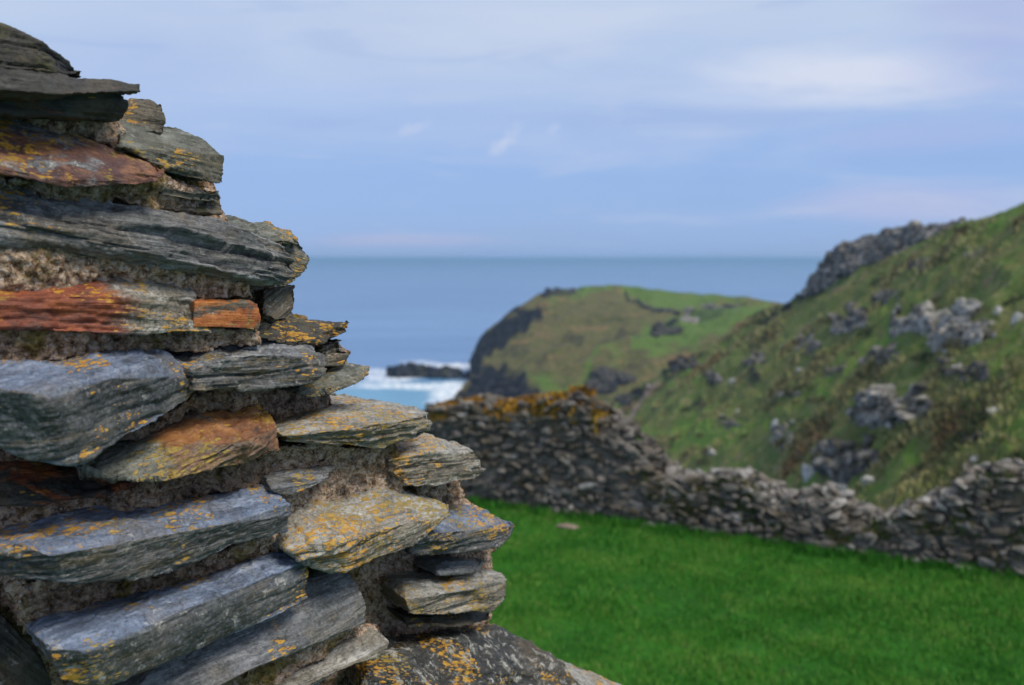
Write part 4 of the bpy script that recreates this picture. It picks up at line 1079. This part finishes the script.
SS = np.linspace(-4.0, LM + 3.5, 420)
TZ = np.array([top_z(s) for s in SS]); TZ = TZ + 0.045 * fbm(SS * 1.9, 0 * SS, 0 * SS, 4, 65)
far_wall = empty('ruined_wall', Vector(WA + MD * LM / 2))
tag(far_wall, 'low crumbling grey wall across the far edge of the lawn, with an ochre top', 'wall', kind='thing')


def stone_mat():
    m = NT('wall_stone')
    c = m.coord('Object')
    t = m.attr('tint')
    a = m.noise(m.coord('Object', (1, 1, 2.2)), 9, 6, 0.68, 0.4); b = m.noise(c, 34, 5, 0.7)
    col = m.ramp(m.math('ADD', m.math('MULTIPLY', t, 0.75), m.math('MULTIPLY', m.math('SUBTRACT', a, 0.42), 0.8)), [(0.05, (0.034, 0.030, 0.026)), (0.32, (0.105, 0.096, 0.085)), (0.60, (0.225, 0.210, 0.192)), (0.95, (0.56, 0.55, 0.53))])
    w = m.noise(m.coord('Object', (1, 1, 1), (3, 3, 3)), 2.2, 6, 0.7)
    col = m.mix(m.mr(w, 0.48, 0.62, 0, 0.65), col, (0.125, 0.098, 0.060))
    g = m.noise(m.coord('Object', (1, 1, 1), (8, 2, 5)), 3.5, 5, 0.7)
    col = m.mix(m.mr(g, 0.65, 0.73, 0, 0.75), col, (0.060, 0.095, 0.020))
    col = m.mix(m.mr(g, 0.36, 0.29, 0, 0.7), col, (0.24, 0.15, 0.035))
    col = m.mix(m.mr(b, 0.5, 0.75, 0, 0.45), col, (0.03, 0.028, 0.026))
    n = m.bump(a, 0.7, 0.03); n = m.bump(b, 0.6, 0.01, n)
    return m.done(col, 0.9, n, 0.2)


WSTONE = stone_mat()
# rubble core
nz_ = 60
V = []
for side, dout in ((1, 0.0), (-1, 0.75)):
    for i, s in enumerate(SS):
        for k in range(nz_):
            f = k / (nz_ - 1)
            p = WA + MD * s - MN * (dout + 0.012)
            if side == 1: p = p - MN * (0.10 * f)
            else: p = p + MN * (0.15 * f)
            V.append((p[0], p[1], -0.25 + (TZ[i] - 0.06 + 0.25) * f))
V = np.array(V); ns = len(SS)
I = np.arange(2 * ns * nz_).reshape(2, ns, nz_)
fr = np.stack([I[0, :-1, :-1], I[0, 1:, :-1], I[0, 1:, 1:], I[0, :-1, 1:]], -1).reshape(-1, 4)
bk = np.stack([I[1, :-1, :-1], I[1, :-1, 1:], I[1, 1:, 1:], I[1, 1:, :-1]], -1).reshape(-1, 4)
tp = np.stack([I[0, :-1, -1], I[0, 1:, -1], I[1, 1:, -1], I[1, :-1, -1]], -1).reshape(-1, 4)
e1 = np.stack([I[0, 0, :-1], I[0, 0, 1:], I[1, 0, 1:], I[1, 0, :-1]], -1).reshape(-1, 4)
e2 = np.stack([I[0, -1, :-1], I[1, -1, :-1], I[1, -1, 1:], I[0, -1, 1:]], -1).reshape(-1, 4)
x, y, z = V.T
V = V + (MN[None] * (0.05 * fbm(x * 2.5, y * 2.5, z * 4, 4, 61) + 0.02 * fbm(x * 9, y * 9, z * 14, 3, 63))[:, None])
V[:, 2] += 0.05 * fbm(x * 3, y * 3, z * 3, 3, 62) * (V[:, 2] > 0.3)
me = np_mesh('core', V, np.concatenate([fr, bk, tp, e1, e2]), 4, True, {'tint': np.full(len(V), 0.50)})
link('core', me, WSTONE, far_wall)

# coursed stones
r = np.random.default_rng(5)
cand = []                                    # (area, centre, half sizes, tint, round)
z = 0.02
while z < 2.3:
    hgt = r.uniform(0.035, 0.10)
    s = -4.0 + r.uniform(0, 0.2)
    while s < LM + 2.2:
        ln = r.choice([r.uniform(0.06, 0.16), r.uniform(0.12, 0.30)]); hg = hgt * r.uniform(0.6, 1.35)
        tz = np.interp(s + ln / 2, SS, TZ)
        if z + hgt * 0.6 < tz and r.uniform() > 0.22:
            batter = 0.10 * (z / max(tz, 0.4))
            c = WA + MD * (s + ln / 2) - MN * (batter + r.uniform(-0.03, 0.04) + 0.03) + np.array([0, 0, z + hgt / 2 + 0.07 * math.sin(s * 1.7 + z * 2) + 0.04 * math.sin(s * 5.1 + z * 9) + r.normal(0, 0.028)])
            # right part of the wall and its top are paler
            tt = 0.48 + 0.05 * (s / LM) + r.normal(0, 0.15) + 0.14 * math.exp(-(tz - z - hgt) / 0.10) * (1 if s > 2.6 else 0.0)
            cand.append((ln * hgt, c, (ln * 0.52, r.uniform(0.07, 0.12), hg * r.uniform(0.45, 0.75)), float(np.clip(tt, 0, 1)), 0.0))
        s += ln + r.uniform(0.0, 0.02)
    z += hgt + r.uniform(0.0, 0.012)
for k in range(430):                         # stones set anyhow in the face
    s = r.uniform(-4, LM + 2.2); tz = float(np.interp(s, SS, TZ)); z = r.uniform(0.03, max(tz - 0.05, 0.1)); q = r.uniform(0.035, 0.085) * (1.5 if r.uniform() < 0.12 else 1)
    c = WA + MD * s - MN * (0.10 * z / max(tz, 0.4) + r.uniform(-0.02, 0.03) + 0.02) + np.array([0, 0, z])
    cand.append((q * q * 2, c, (q * r.uniform(0.8, 1.8), r.uniform(0.06, 0.10), q * r.uniform(0.5, 0.95)), float(np.clip(0.50 + r.normal(0, 0.18), 0, 1)), 0.0))
# loose rubble lying along the broken top
for k in range(760):
    s = r.uniform(1.6, LM + 3.0) if k > 90 else r.uniform(-1.0, 2.2)
    tz = np.interp(s, SS, TZ); q = r.uniform(0.035, 0.085) * (1.35 if r.uniform() < 0.15 else 1)
    u = r.uniform(-0.02, 0.7)
    c = WA + MD * s - MN * (0.08 + u) + np.array([0, 0, tz + r.uniform(-0.07, 0.05) + 0.08 * math.exp(-((u - 0.35) / 0.25) ** 2)])
    cand.append((q * q * 2.2, c, (q * r.uniform(0.9, 1.5), q, q * r.uniform(0.5, 0.8)), float(np.clip((0.72 if s > 3.3 else 0.42) + r.normal(0, 0.16), 0, 1)), 1.0))
vis = []
for k, q in enumerate(cand):
    px, py = px_of(q[1]); dep = (q[1] - CAM) @ FW
    fx = 455 < px < 1018
    vis.append(q[0] / dep ** 2 * (1 if fx else 0) * (1.5 if q[4] else 1))
order = np.argsort(vis)[::-1]
big = set(order[:96].tolist())
yaw = math.atan2(MD[1], MD[0])
Rm = np.array([[math.cos(yaw), -math.sin(yaw), 0], [math.sin(yaw), math.cos(yaw), 0], [0, 0, 1]])


def wall_stone(bm, c, hs, rd):
    P = []
    for _ in range(20 if rd else 22):
        v = r.normal(size=3)
        v /= (np.abs(v).max() if not rd else 0.55 * np.abs(v).max() + 0.45 * np.linalg.norm(v))
        P.append(v * np.array(hs) * r.uniform(0.86, 1.04))
    a = r.normal(0, 0.20 if not rd else 0.35); b = r.normal(0, 0.12 if not rd else 0.3)
    P = np.array(P)
    P = np.stack([P[:, 0], P[:, 1] + 0.3 * b * P[:, 0], P[:, 2] + a * P[:, 0] + b * P[:, 1]], 1) @ Rm.T
    hull_into(bm, P + c)


rest = bmesh.new(); lay = rest.verts.layers.float.new('tint')
org = np.array(far_wall.location)
for k, (ar, c, hs, tt, rd) in enumerate(cand):
    if k in big:
        bm = bmesh.new(); l2 = bm.verts.layers.float.new('tint')
        wall_stone(bm, c * 0, hs, rd)
        bmesh.ops.bevel(bm, geom=bm.edges[:], offset=min(hs) * 0.12, segments=1, affect='EDGES')
        for v in bm.verts: v[l2] = tt
        bmesh.ops.recalc_face_normals(bm, faces=bm.faces)
        me = bpy.data.meshes.new('stone'); bm.to_mesh(me); bm.free()
        o = link('stone', me, WSTONE, far_wall, Matrix.Translation(Vector(c)))
    else:
        n0 = len(rest.verts)
        wall_stone(rest, c, hs, rd)
        rest.verts.ensure_lookup_table()
        for i in range(n0, len(rest.verts)): rest.verts[i][lay] = tt
bmesh.ops.recalc_face_normals(rest, faces=rest.faces)
me = bpy.data.meshes.new('smaller_stones'); rest.to_mesh(me); rest.free()
tag(link('smaller_stones', me, WSTONE, far_wall), kind='stuff')

# ochre lichen and dry turf on the tall left end, green tufts along the rest
n = 26000
s = r.uniform(-2.5, 2.25, n); u = r.uniform(-0.06, 0.72, n)
cl = fbm(s * 3, u * 3, 0 * s, 3, 90)
ok = r.uniform(-0.5, 0.7, n) < cl + 0.25
s, u, cl = s[ok], u[ok], cl[ok]
P = WA + MD * s[:, None] - MN * (0.10 + u)[:, None]; P[:, 2] = np.interp(s, SS, TZ) - 0.03 + 0.05 * np.clip(cl, -0.5, 1) - np.where(u < 0.05, r.uniform(0, 0.22, len(s)), 0)
h = (0.05 + 0.13 * np.clip(cl + 0.3, 0, 1) * (0.5 + 0.7 * sstep(0.6, 1.6, s))) * r.uniform(0.5, 1.1, len(s))
V, Fq, T = blades(P, h, h * r.uniform(0.3, 0.7, len(s)), np.clip(0.5 + 0.5 * cl + r.normal(0, 0.2, len(s)), 0, 1), r, 0.8)
me = np_mesh('lichen_turf', V, Fq, 3, False, {'tint': T})
OCH = blade_mat('ochre_lichen', [(0.08, (0.10, 0.11, 0.022)), (0.35, (0.32, 0.20, 0.030)), (0.60, (0.48, 0.26, 0.032)), (0.85, (0.15, 0.085, 0.030))], 2.0)
tag(link('lichen_turf', me, OCH, far_wall), kind='stuff')
n = 7000
s = r.uniform(2.0, LM + 3, n); cl = fbm(s * 1.3, 0 * s, 0 * s + 4, 3, 95)
f = np.clip(r.normal(0.55, 0.3, n), 0.05, 1.02)
cl2 = fbm(s * 2.2, f * 3, 0 * s, 3, 96)
ok = cl2 > 0.28
s, f, cl2 = s[ok], f[ok], cl2[ok]
tz = np.interp(s, SS, TZ)
P = WA + MD * s[:, None] - MN * (0.10 * f - 0.03)[:, None]; P[:, 2] = tz * f
h = r.uniform(0.04, 0.11, len(s))
V, Fq, T = blades(P, h, h * r.uniform(0.2, 0.4, len(s)), r.uniform(0, 1, len(s)), r, 0.9)
me = np_mesh('moss_tufts', V, Fq, 3, False, {'tint': T})
tag(link('moss_tufts', me, blade_mat('moss_blades', [(0.1, (0.03, 0.07, 0.012)), (0.5, (0.07, 0.10, 0.02)), (0.9, (0.16, 0.12, 0.04))], 2.0), far_wall), kind='stuff')

# flat stone in the grass at the foot of the wall
bm = bmesh.new(); l2 = bm.verts.layers.float.new('tint')
p = at_z(568, 528, 0.0)
hull_into(bm, block_pts(np.array([0, 0, 0.02]), 0.20, 0.13, 0.05, np.random.default_rng(3), 24))
for v in bm.verts: v[l2] = 0.5
me = bpy.data.meshes.new('flat_stone'); bm.to_mesh(me); bm.free()
m = NT('bare_earth_stone'); c = m.coord('Object')
me.materials.append(m.done(m.ramp(m.noise(c, 14, 5, 0.7), [(0.3, (0.12, 0.085, 0.065)), (0.7, (0.30, 0.23, 0.19))]), 0.9))
o = link('flat_stone', me); o.location = p
tag(o, 'flat brownish stone lying in the grass at the foot of the tall wall end', 'stone')

# ------------------------------------------------------------------ footpath and walker
pth = catmull([(634, 432), (632, 418), (637, 405), (645, 396), (651, 388), (660, 380)], 50)
V = []
for px, py in pth:
    for dx in (-1, 0, 1):
        p, _ = hill_at(px + dx * 2.4, py)
        V.append(p + np.array([0, 0, 0.18 + (0.05 if dx == 0 else 0)]))
me = np_mesh('footpath', np.array(V), grid_faces(50, 3), 4)
m = NT('path_earth'); tag(link('footpath', me, m.done(m.ramp(m.noise(m.coord('Object'), 0.8, 5, 0.7), [(0.3, (0.13, 0.085, 0.06)), (0.7, (0.25, 0.18, 0.14))]), 0.95)), kind='structure')


def skin(name, joints, edges, mat, parent, mw=None, root=0, lv=2):
    me = bpy.data.meshes.new('tmp')
    me.from_pydata([j[:3] for j in joints], edges, [])
    o = bpy.data.objects.new('tmp', me); COL.objects.link(o)
    sm = o.modifiers.new('s', 'SKIN')
    for i, j in enumerate(joints):
        me.skin_vertices[0].data[i].radius = (j[3], j[4] if len(j) > 4 else j[3])
    me.skin_vertices[0].data[root].use_root = True
    sb = o.modifiers.new('ss', 'SUBSURF'); sb.levels = lv
    dg = bpy.context.evaluated_depsgraph_get()
    res = bpy.data.meshes.new_from_object(o.evaluated_get(dg), depsgraph=dg)
    bpy.data.objects.remove(o); bpy.data.meshes.remove(me)
    for p in res.polygons: p.use_smooth = True
    return link(name, res, mat, parent)


def flat(name, c, rough=0.8):
    m = NT(name); n = m.noise(m.coord('Object'), 12, 4, 0.6)
    return m.done(m.mix(n, tuple(0.8 * q for q in c), tuple(min(1, 1.2 * q) for q in c)), rough)


pp, _ = hill_at(649, 391.5); pp = pp + np.array([0, 0, 0.2])
person = empty('person', (0, 0, 0))
tag(person, 'tiny walker in a pale top and dark trousers on the path beyond the wall', 'person')
J = [(0, 0, 0.94, 0.13, 0.10), (0, 0, 1.15, 0.13, 0.095), (0, 0, 1.38, 0.15, 0.10), (0, 0, 1.50, 0.055), (0, -0.02, 1.63, 0.085, 0.095), (0, -0.02, 1.74, 0.06, 0.07),
     (0.19, 0, 1.42, 0.05), (0.24, 0.06, 1.17, 0.04), (0.23, -0.08, 0.95, 0.032), (0.23, -0.12, 0.86, 0.03, 0.02),
     (-0.19, 0, 1.42, 0.05), (-0.24, 0.12, 1.18, 0.04), (-0.23, 0.06, 0.94, 0.032), (-0.23, 0.04, 0.85, 0.03, 0.02),
     (0.10, 0, 0.88, 0.085), (0.11, -0.20, 0.50, 0.06), (0.11, -0.22, 0.09, 0.042), (0.11, -0.38, 0.04, 0.035),
     (-0.10, 0, 0.88, 0.085), (-0.11, 0.06, 0.50, 0.06), (-0.11, 0.28, 0.14, 0.042), (-0.11, 0.16, 0.04, 0.035)]
E = [(0, 1), (1, 2), (2, 3), (3, 4), (4, 5), (2, 6), (6, 7), (7, 8), (8, 9), (2, 10), (10, 11), (11, 12), (12, 13), (0, 14), (14, 15), (15, 16), (16, 17), (0, 18), (18, 19), (19, 20), (20, 21)]
skin('body', J, E, flat('skin', (0.45, 0.28, 0.21), 0.6), person)
g = 0.018
JJ = [(a[0], a[1], a[2], *(q + g for q in a[3:])) for a in J]
skin('jacket', [JJ[0], JJ[1], JJ[2], JJ[6], JJ[7], (0.232, -0.06, 0.97, 0.052), JJ[10], JJ[11], (-0.232, 0.07, 0.96, 0.052)], [(0, 1), (1, 2), (2, 3), (3, 4), (4, 5), (2, 6), (6, 7), (7, 8)], flat('pale_cloth', (0.62, 0.62, 0.68)), person)
skin('trousers', [(0, 0, 0.93, 0.14, 0.115), JJ[14], JJ[15], (0.11, -0.22, 0.12, 0.065), JJ[18], JJ[19], (-0.11, 0.27, 0.17, 0.065)], [(0, 1), (1, 2), (2, 3), (0, 4), (4, 5), (5, 6)], flat('dark_cloth', (0.035, 0.04, 0.06)), person)
skin('hair', [(0, 0.02, 1.66, 0.09, 0.085), (0, 0.0, 1.74, 0.075, 0.085), (0, 0.06, 1.58, 0.06, 0.04)], [(0, 1), (0, 2)], flat('hair_brown', (0.05, 0.03, 0.02)), person)
person.location = pp
for ch in list(person.children):
    ch.matrix_parent_inverse = Matrix.Identity(4)

# ------------------------------------------------------------------ world, sun, camera
SUN_EL, SUN_AZ = 54, 128                    # azimuth clockwise from +Y: off to the right behind thin cloud
wd = bpy.data.worlds.new('World'); SC.world = wd; wd.use_nodes = True
t = wd.node_tree; t.nodes.clear()


class WT(NT):
    def __init__(self): self.t = t


m = WT()
out = m.n('ShaderNodeOutputWorld'); bg = m.n('ShaderNodeBackground'); m.l(bg.outputs[0], out.inputs[0])
bg.inputs[1].default_value = 0.1
sky = m.n('ShaderNodeTexSky'); sky.sky_type = 'NISHITA'; sky.sun_disc = False
sky.sun_elevation = R(SUN_EL); sky.sun_rotation = R(SUN_AZ)
tc = m.n('ShaderNodeTexCoord'); sep = m.n('ShaderNodeSeparateXYZ'); m.l(tc.outputs['Generated'], sep.inputs[0])
dx, dy, dz = sep.outputs
az = m.math('ARCTAN2', dx, dy)
n1 = m.noise(m.coord('Generated', (2.6, 2.6, 13.0)), 1.0, 7, 0.56, 0.7)
n2 = m.noise(m.coord('Generated', (3.0, 3.0, 22.0), (4, 2, 1)), 1.0, 6, 0.55, 0.6)
el = m.math('ADD', dz, m.math('MULTIPLY', m.math('SUBTRACT', n1, 0.5), 0.17))
K = 9.2
col = m.ramp(m.math('MULTIPLY', el, 2.0), [(0.0, (0.275, 0.415, 0.700)), (0.045, (0.270, 0.420, 0.735)), (0.16, (0.275, 0.425, 0.755)), (0.30, (0.38, 0.50, 0.765)), (0.46, (0.49, 0.59, 0.78)), (0.75, (0.50, 0.56, 0.68))])


def patch(ca, ce, ra, re, lo=1.0, hi=0.2, wob=0.0):
    da = m.math('DIVIDE', m.math('SUBTRACT', az, ca), ra); de = m.math('DIVIDE', m.math('SUBTRACT', dz, ce), re)
    q = m.math('SQRT', m.math('ADD', m.math('MULTIPLY', da, da), m.math('MULTIPLY', de, de)))
    if wob: q = m.math('ADD', q, m.math('MULTIPLY', m.math('SUBTRACT', n2, 0.5), wob))
    return m.mr(q, lo, hi)


def skydir(px, py):
    d = ray(px, py); d = d / np.linalg.norm(d)
    return math.atan2(d[0], d[1]), d[2]


def cloud(px, py, ra, re, c, s, wob=1.2):
    global col
    a, e_ = skydir(px, py)
    col = m.mix(m.math('MULTIPLY', patch(a, e_, ra, re, 1.0, 0.1, wob), s), col, c)


cloud(840, 72, 0.20, 0.045, (0.66, 0.70, 0.83), 0.95, 1.6)
cloud(560, 25, 0.22, 0.04, (0.60, 0.66, 0.80), 0.7, 1.8)
cloud(650, 120, 0.25, 0.018, (0.30, 0.42, 0.72), 0.5, 1.8)
cloud(300, 95, 0.2, 0.03, (0.44, 0.55, 0.80), 0.6, 1.8)
cloud(930, 135, 0.14, 0.02, (0.38, 0.45, 0.74), 0.6, 1.8)
cloud(420, 45, 0.30, 0.06, (0.52, 0.60, 0.78), 0.5)
cloud(1000, 30, 0.12, 0.07, (0.36, 0.40, 0.70), 0.55)
cloud(910, 202, 0.16, 0.026, (0.46, 0.49, 0.74), 0.65)
cloud(400, 240, 0.14, 0.010, (0.42, 0.45, 0.70), 0.6)
cloud(150, 60, 0.16, 0.07, (0.40, 0.50, 0.76), 0.5)
n3 = m.noise(m.coord('Generated', (60, 60, 60), (1, 2, 3)), 1.0, 5, 0.6, 0.8)


def wisp(px, py, ra, re, tilt, s):
    global col
    a, e_ = skydir(px, py)
    da = m.math('SUBTRACT', az, a); de = m.math('SUBTRACT', dz, e_)
    u = m.math('DIVIDE', m.math('ADD', da, m.math('MULTIPLY', de, -tilt)), ra); v = m.math('DIVIDE', m.math('ADD', de, m.math('MULTIPLY', da, -0.15)), re)
    q = m.math('ADD', m.math('SQRT', m.math('ADD', m.math('MULTIPLY', u, u), m.math('MULTIPLY', v, v))), m.math('MULTIPLY', m.math('SUBTRACT', n3, 0.5), 2.2))
    col = m.mix(m.math('MULTIPLY', m.mr(q, 1.0, 0.0), s), col, (0.50, 0.57, 0.78))


wisp(504, 142, 0.012, 0.017, 0.7, 0.8)
wisp(415, 127, 0.018, 0.009, 1.2, 0.6)
wisp(555, 128, 0.013, 0.007, 0.5, 0.5)
n4 = m.noise(m.coord('Generated', (5, 5, 34), (7, 3, 2)), 1.0, 7, 0.6, 0.8)
col = m.mix(m.mr(n4, 0.52, 0.72, 0, 0.28), col, (0.56, 0.60, 0.76))
col = m.mix(m.mr(n4, 0.46, 0.30, 0, 0.22), col, (0.26, 0.37, 0.68))
sc10 = m.mix(1.0, col, (K, K, K), 'MULTIPLY')
fin = m.mix(0.88, sky.outputs[0], sc10)
m.l(fin, bg.inputs[0])

sd = bpy.data.lights.new('sun', 'SUN'); sd.energy = 2.6; sd.angle = R(24); sd.color = (1.0, 0.92, 0.80)
so = bpy.data.objects.new('sun', sd); COL.objects.link(so)
sv = Vector((math.sin(R(SUN_AZ)) * math.cos(R(SUN_EL)), math.cos(R(SUN_AZ)) * math.cos(R(SUN_EL)), math.sin(R(SUN_EL))))
so.rotation_euler = sv.to_track_quat('Z', 'Y').to_euler(); so.location = (0, 0, 40)

cd = bpy.data.cameras.new('camera'); co_ = bpy.data.objects.new('camera', cd); COL.objects.link(co_)
cd.lens = LENS; cd.sensor_width = 36; cd.clip_start = 0.05; cd.clip_end = 200000
co_.location = CAM.tolist(); co_.rotation_euler = (R(90) - PITCH, 0, 0)
cd.dof.use_dof = True; cd.dof.focus_distance = 1.72; cd.dof.aperture_fstop = 3.7
SC.camera = co_
SC.view_settings.view_transform = 'Standard'; SC.view_settings.look = 'None'
SC.view_settings.exposure = 0.26; SC.view_settings.gamma = 1.0
SC.render.engine = 'CYCLES'
SC.cycles.use_denoising = True
SC.cycles.max_bounces = 6

# ------------------------------------------------------------------ sea air
bpy.context.view_layer.update()
lowest = min(float((o.matrix_world @ Vector(c))[2]) for o in SC.objects if o.type == 'MESH' for c in o.bound_box)
bm = bmesh.new(); bmesh.ops.create_cube(bm, size=1.0)
zt, zb = 14.0, lowest - 1.0
for v in bm.verts:
    v.co = Vector((v.co.x * 2 * (S + 500), v.co.y * 2 * (S + 500), zt if v.co.z > 0 else zb))
me = bpy.data.meshes.new('haze'); bm.to_mesh(me); bm.free()
hm = bpy.data.materials.new('sea_air'); hm.use_nodes = True; nt = hm.node_tree; nt.nodes.clear()
ho = nt.nodes.new('ShaderNodeOutputMaterial'); pv = nt.nodes.new('ShaderNodeVolumePrincipled')
pv.inputs['Color'].default_value = (0.42, 0.70, 1.0, 1); pv.inputs['Density'].default_value = 0.00020; pv.inputs['Anisotropy'].default_value = 0.2
nt.links.new(pv.outputs[0], ho.inputs['Volume'])
tag(link('haze', me, hm), kind='stuff')
